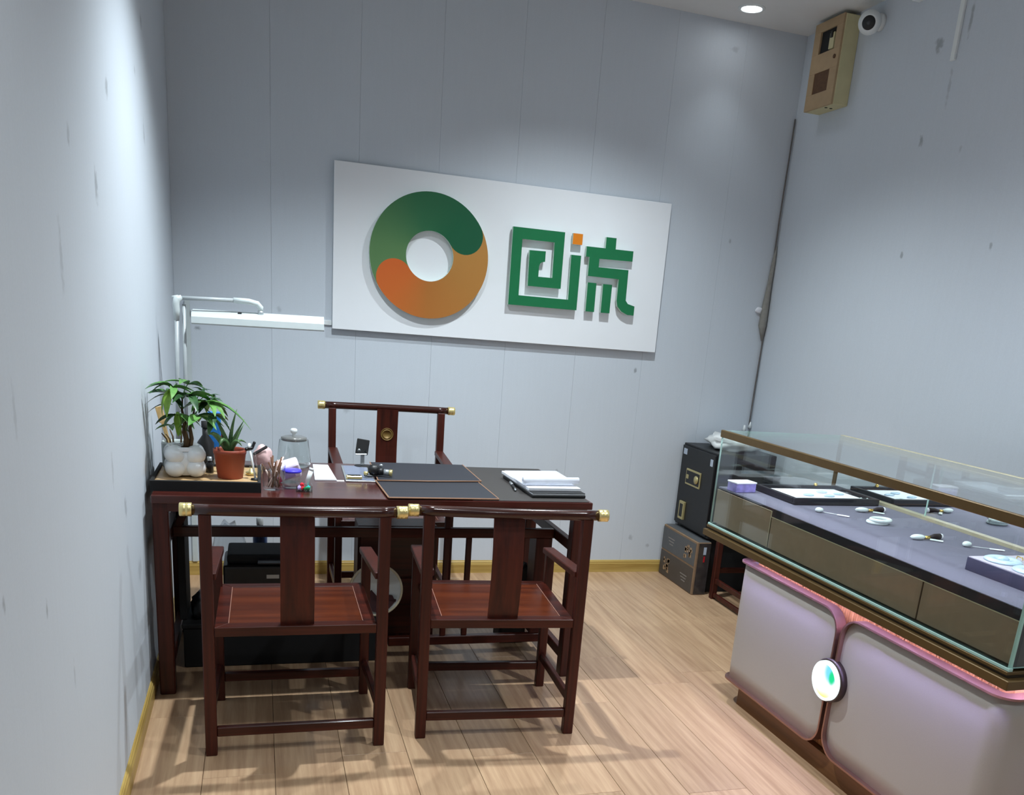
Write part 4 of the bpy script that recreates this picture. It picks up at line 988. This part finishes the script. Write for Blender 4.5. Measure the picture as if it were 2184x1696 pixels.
# pedestal
Y0, Y1, YM = -.283, -1.648, -.958
box('pedestal_body', 'flute', dc, .074, .50, Y1+.03, Y0-.03, .075, .6545)
bm = bmesh.new(); n = int((Y0-.06-(Y1+.06))/.012)
for i in range(n):
    y = Y0-.06-.012*(i+.5); tube_bm(bm, [(.074, y, .08), (.074, y, .654)], .0058, 6, False)
fo = link('fluting', bm_mesh('fluting', bm), 'flute', dc, True); fo['kind'] = 'stuff'
box('plinth', 'plinth', dc, .045, .48, Y1+.06, Y0-.07, 0, .075)
def panel(ya, yb, end_far):
    """padded panel on the pedestal front: ya = far end, yb = near end; the outer end wraps round the corner, the inner corners are rounded"""
    z0, z1, r, xc = .108, .612, .078, .045
    path = []           # (x, y, nx, ny, dist from inner end)
    if end_far: outer, inner, sgn = ya, yb, 1
    else: outer, inner, sgn = yb, ya, -1
    # straight from inner end to the start of the corner, then the corner arc, then a return along +x
    L1 = abs(outer-inner)-xc; ns = 40; x0 = .014
    for i in range(ns+1):
        d = L1*(i/ns)
        path.append((x0, inner+sgn*d, -1.0, 0.0, d))
    for i in range(1, 9):
        a = PI/2*i/8; path.append((x0+xc-xc*math.cos(a), inner+sgn*(L1+xc*math.sin(a)), -math.cos(a), sgn*math.sin(a), L1+xc*a))
    ret = .05 if end_far else .40
    path.append((x0+xc+ret, inner+sgn*(L1+xc), 0.0, sgn, L1+xc*PI/2+ret))
    # refine the rounded inner end
    fine = []
    for i in range(15):
        d = r*(1-math.cos(PI/2*i/14)); fine.append((x0, inner+sgn*d, -1.0, 0.0, d))
    path = fine+[p for p in path if p[4] > r+.001]
    th = .024; rows = []
    bm = bmesh.new(); outl_t, outl_b = [], []
    for (x, y, nx, ny, d) in path:
        e = 0 if d >= r else r-math.sqrt(max(0, r*r-(r-d)**2))
        zt, zb = z1-e, z0+e
        col = []
        for k in range(9):
            s = k/8; z = zb+(zt-zb)*s; puff = .002*math.sin(PI*s)**.4 if 0 < s < 1 else 0
            col.append(bm.verts.new((x+nx*puff, y+ny*puff, z)))
        bk_ = [bm.verts.new((x-nx*th, y-ny*th, zb)), bm.verts.new((x-nx*th, y-ny*th, zt))]
        rows.append((col, bk_)); outl_t.append((Vector((x, y, zt)), Vector((nx, ny, 0)))); outl_b.append((Vector((x, y, zb)), Vector((nx, ny, 0))))
    for (c0, b0), (c1, b1) in zip(rows, rows[1:]):
        for k in range(8): bm.faces.new((c0[k], c0[k+1], c1[k+1], c1[k]))
        bm.faces.new((b0[0], b1[0], b1[1], b0[1])); bm.faces.new((c0[8], b0[1], b1[1], c1[8])); bm.faces.new((c0[0], c1[0], b1[0], b0[0]))
    for (c0, b0) in (rows[0], rows[-1]): bm.faces.new([*c0, b0[1], b0[0]])
    po = link('padded_panel', bm_mesh('panel', bm), 'padded', dc, True)
    # metal trim round the outline
    loop = outl_t[::-1]+outl_b
    loop = [p for i, p in enumerate(loop) if i == 0 or (p[0]-loop[i-1][0]).length > 1e-4]
    bm = bmesh.new(); rings = []; n = len(loop)
    for i, (p, nn) in enumerate(loop):
        a = loop[max(0, i-1)][0]; b = loop[min(n-1, i+1)][0]; tg_ = (b-a).normalized()
        m = nn.cross(tg_).normalized()
        if (m.z > 0) != (i < n/2) and abs(m.z) > .05: m = -m
        if abs(m.z) <= .05:
            m = m if m.y*sgn < 0 else -m
        f, bk2, w = .017, .024, .005
        rings.append([bm.verts.new(p+nn*f-m*.002), bm.verts.new(p+nn*f+m*w), bm.verts.new(p-nn*bk2+m*w), bm.verts.new(p-nn*bk2-m*.002)])
    for r0, r1_ in zip(rings, rings[1:]):
        for k in range(4): bm.faces.new((r0[k], r0[(k+1) % 4], r1_[(k+1) % 4], r1_[k]))
    bm.faces.new(rings[0]); bm.faces.new(rings[-1][::-1])
    link('panel_trim', bm_mesh('trim', bm), 'rose_gold', dc)
panel(Y0, YM+.014, True); panel(YM-.014, Y1, False)
# lit round emblem over the joint
M['emblem_rim'] = plain('emblem_rim_dark', srgb(60, 46, 44), .4, .3)
def emblem_mat():
    """backlit badge: white field with a printed green, blue and yellow swirl"""
    m = bpy.data.materials.new('emblem_lit'); m.use_nodes = True; nt = m.node_tree; N, L = nt.nodes, nt.links
    N.remove(N['Principled BSDF']); tc = N.new('ShaderNodeTexCoord'); sp_ = N.new('ShaderNodeSeparateXYZ'); L.new(tc.outputs['Object'], sp_.inputs[0])
    def spot(cy, cz, ry, rz, c_in, base):
        def mt(op, x, y):
            n = N.new('ShaderNodeMath'); n.operation = op
            for i, v in enumerate((x, y)):
                if isinstance(v, (int, float)): n.inputs[i].default_value = v
                else: L.new(v, n.inputs[i])
            return n.outputs[0]
        a = mt('DIVIDE', mt('SUBTRACT', sp_.outputs['Y'], cy), ry); b = mt('DIVIDE', mt('SUBTRACT', sp_.outputs['Z'], cz), rz)
        r = mt('ADD', mt('MULTIPLY', a, a), mt('MULTIPLY', b, b))
        mr = N.new('ShaderNodeMapRange'); mr.interpolation_type = 'SMOOTHSTEP'; mr.inputs[1].default_value = .15; mr.inputs[2].default_value = 1; mr.inputs[3].default_value = 1; mr.inputs[4].default_value = 0
        L.new(r, mr.inputs[0]); mx = N.new('ShaderNodeMix'); mx.data_type = 'RGBA'; L.new(mr.outputs[0], mx.inputs[0])
        if isinstance(base, tuple): mx.inputs[6].default_value = base
        else: L.new(base, mx.inputs[6])
        mx.inputs[7].default_value = c_in
        return mx.outputs[2]
    c = spot(.02, .0, .075, .085, (1, .95, .25, 1), (1.0, 1.0, 1.0, 1))
    c = spot(.018, .055, .09, .055, (1, 1, .98, 1), c)
    c = spot(-.028, .10, .045, .05, (.18, .62, .85, 1), c)
    c = spot(-.036, .085, .020, .032, (.02, .62, .25, 1), c)
    e = N.new('ShaderNodeEmission'); L.new(c, e.inputs[0]); e.inputs[1].default_value = 1.15; L.new(e.outputs[0], N['Material Output'].inputs['Surface'])
    return m
M['emblem'] = emblem_mat()
M['emblem_ring'] = emitter('emblem_ring_lit', (.85, 1, 1, 1), 1.3)
em = Matrix.Translation((.0, YM, .372)) @ Matrix.Rotation(-PI/2, 4, 'Y')
lathe('emblem_backing', 'emblem_rim', dc, [(0, -.012), (.077, -.012), (.077, .010), (.072, .012), (0, .012)], n=48, xf=em)
lathe('emblem_ring', 'emblem_ring', dc, [(.070, .012), (.070, .024), (.067, .026), (.060, .026), (.060, .022)], n=48, xf=em)
lathe('emblem_face', 'emblem', dc, [(0, .0245), (.05, .024), (.0605, .022)], n=48, xf=em)

nest(dc, 'emblem_backing', 'emblem_ring', 'emblem_face'); nest(dc, 'pedestal_body', 'fluting')
# ---- what lies in the counter: each its own thing, placed through the counter's own frame
DCM = Matrix.Translation((2.254, -1.585, 0)) @ Matrix.Rotation(math.radians(1.5), 4, 'Z')
def in_case(name, label, cat, x, y, z=MZ, rz=0.0, group=None):
    p = DCM @ Vector((x, y, z)); return thing(name, label, cat, p, math.radians(1.5)+rz, group)
M['tray_black'] = plain('jewel_tray_black', srgb(26, 25, 32), .55, bump=.1, scale=200)
M['card'] = plain('card_white', srgb(244, 244, 250), .5, noise=.03, scale=40)
M['jade'] = plain('pale_jade', srgb(226, 238, 234), .22, noise=.05, scale=60)
M['jade_blue'] = plain('pale_blue_jade', srgb(196, 220, 236), .22, noise=.1, scale=50)
M['cord'] = plain('dark_cord', srgb(36, 26, 28), .7, noise=.2)
M['gold'] = plain('gold', srgb(230, 196, 110), .25, .9)
jt = in_case('jewellery_tray', 'black jewellery tray with white card insert inside the glass counter', 'tray', .36, -.225)
box('tray_base', 'tray_black', jt, -.205, .205, -.145, .145, 0, .010, .002, 1)
for (a, b, c_, d) in ((-.205, .205, -.145, -.130), (-.205, .205, .130, .145), (-.205, -.190, -.13, .13), (.190, .205, -.13, .13)): box('tray_rim', 'tray_black', jt, a, b, c_, d, .008, .028, .002, 1)
box('card_insert', 'card', jt, -.150, .170, -.100, .115, .010, .016)
for i, (x, y) in enumerate(((-.06, -.03), (.03, -.045), (.05, .035), (.11, .0))):
    p = DCM @ Vector((.36+x, -.225+y, MZ+.0195)); g = blob('jade_pendant', 'jade_blue', None, p, (.026, .014, .0045), 2, .1, 5, i)
    tag(g, 'flat pale jade pendant on the white tray card, '+('leftmost of four', 'second from the left', 'rearmost of four', 'rightmost of four')[i], 'pendant', 'pendants in the jewellery tray')
g = blob('gold_bead', 'gold', None, DCM @ Vector((.44, -.10, MZ+.034)), (.009, .009, .008), 2, .1, 5, 1); tag(g, 'small gold bead on the rear rim of the black jewellery tray', 'bead')
g = in_case('earring_pair', 'pair of thin white earrings lying at the tray edge in the counter', 'earrings', .50, -.345, MZ+.016)
tube('hook', 'jade', g, [(-.03, 0, .003), (0, .012, .008), (.012, .02, .004)], .0035, 8); tube('hook', 'jade', g, [(.0, -.01, .003), (.025, .004, .008), (.035, .012, .004)], .0035, 8)
M['purple_marble'] = plain('purple_marble', srgb(150, 140, 205), .35, noise=.35, scale=28)
g = in_case('gift_box', 'small purple marbled gift box with white lid in the counter corner', 'box', .068, -.105, MZ, math.radians(6))
box('box_body', 'purple_marble', g, -.048, .052, -.035, .030, 0, .038, .002, 1); box('lid', 'card', g, -.050, .054, -.037, .032, .036, .043, .002, 1)
def tag_piece(x0, y0, x1, y1, label, grp):
    g = in_case('tag_pendant', label, 'pendant', (x0+x1)/2, (y0+y1)/2, MZ, 0, grp)
    dx, dy = (x1-x0)/2, (y1-y0)/2
    blob('bead', 'jade', g, (-dx, -dy, .010), (.018, .013, .010), 2, .08, 5, 1)
    tube('thread', 'white_plastic', g, [(-dx*.7, -dy*.7, .004), (0, .004, .003), (dx*.4, dy*.4, .004)], .0012, 6); bar('paper_tag', 'card', g, (dx*.2, dy*.2, .003), (dx, dy, .003), .014, .003, (0, 0, 1), .001)
tag_piece(.184, -.493, .262, -.577, 'white bead with thread and paper tag nearest the tray', 'tagged beads'); tag_piece(.42, -1.004, .524, -1.068, 'white bead with thread and paper tag behind the dark block', 'tagged beads')
def tassel(x, y, rz, label):
    g = in_case('tassel_pendant', label, 'pendant', x, y, MZ, rz, 'tasselled pendants')
    blob('jade_drop', 'jade', g, (-.045, 0, .010), (.030, .013, .010), 2, .1, 5, 2)
    tube('knot', 'gold', g, [(-.016, 0, .008), (.004, .002, .009)], .006, 10)
    tube('cord', 'cord', g, [(.002, .002, .008), (.025, .006, .012), (.052, .012, .010)], [.006, .009, .011], 10)
    tube('cord_end', 'card', g, [(.052, .012, .010), (.062, .014, .010)], .010, 10); bar('paper_tag', 'jade', g, (0, -.006, .004), (.034, -.034, .004), .014, .004, (0, 0, 1), .001)
tassel(.435, -.49, math.radians(-6), 'jade pendant with dark tassel beside the white bangle'); tassel(.340, -.912, math.radians(-4), 'jade pendant with dark tassel alone in the middle of the counter')
g = in_case('jade_bangle', 'two white bangles lying together on the navy mat', 'bangle', .315, -.672, MZ)
for k in range(2):
    bm = bmesh.new(); pts = [(.038*math.cos(a)+.004*k, .030*math.sin(a)-.010*k, .006+.011*k) for a in [2*PI*i/28 for i in range(29)]]; tube_bm(bm, pts, .0062, 8, False); link('bangle_ring', bm_mesh('bangle', bm), 'jade', g, True)
M['block_navy'] = plain('riser_navy', srgb(58, 58, 82), .7, noise=.05, scale=160)
g = in_case('display_riser', 'dark navy display block at the near end of the counter', 'riser', .285, -1.43, MZ)
box('block', 'block_navy', g, -.115, .115, -.17, .17, 0, .040, .001, 1); box('top_cloth', plain('riser_top', srgb(190, 184, 196), .8), g, -.112, .112, -.167, .167, .040, .0425)
for i, (x, y, lb) in enumerate(((.243, -1.325, 'pale blue carved jade disc on the dark block, nearer the counter middle'), (.236, -1.440, 'pale blue carved jade disc at the counter edge of the dark block'))):
    g = in_case('jade_disc', lb, 'ornament', x, y, MZ+.0425, 0, 'carved jade discs')
    lathe('disc', 'jade_blue', g, [(0, .004), (.018, .004), (.024, .009), (.044, .010), (.053, .006), (.054, .002), (.050, 0), (0, 0)], n=40)
    blob('carving', 'jade_blue', g, (0, 0, .008), (.018, .014, .009), 2, .35, 8, i); tube('loop', 'gold', g, [(.05, .0, .006), (.066, .012, .012), (.075, .0, .010), (.066, -.010, .006)], .0018, 6)
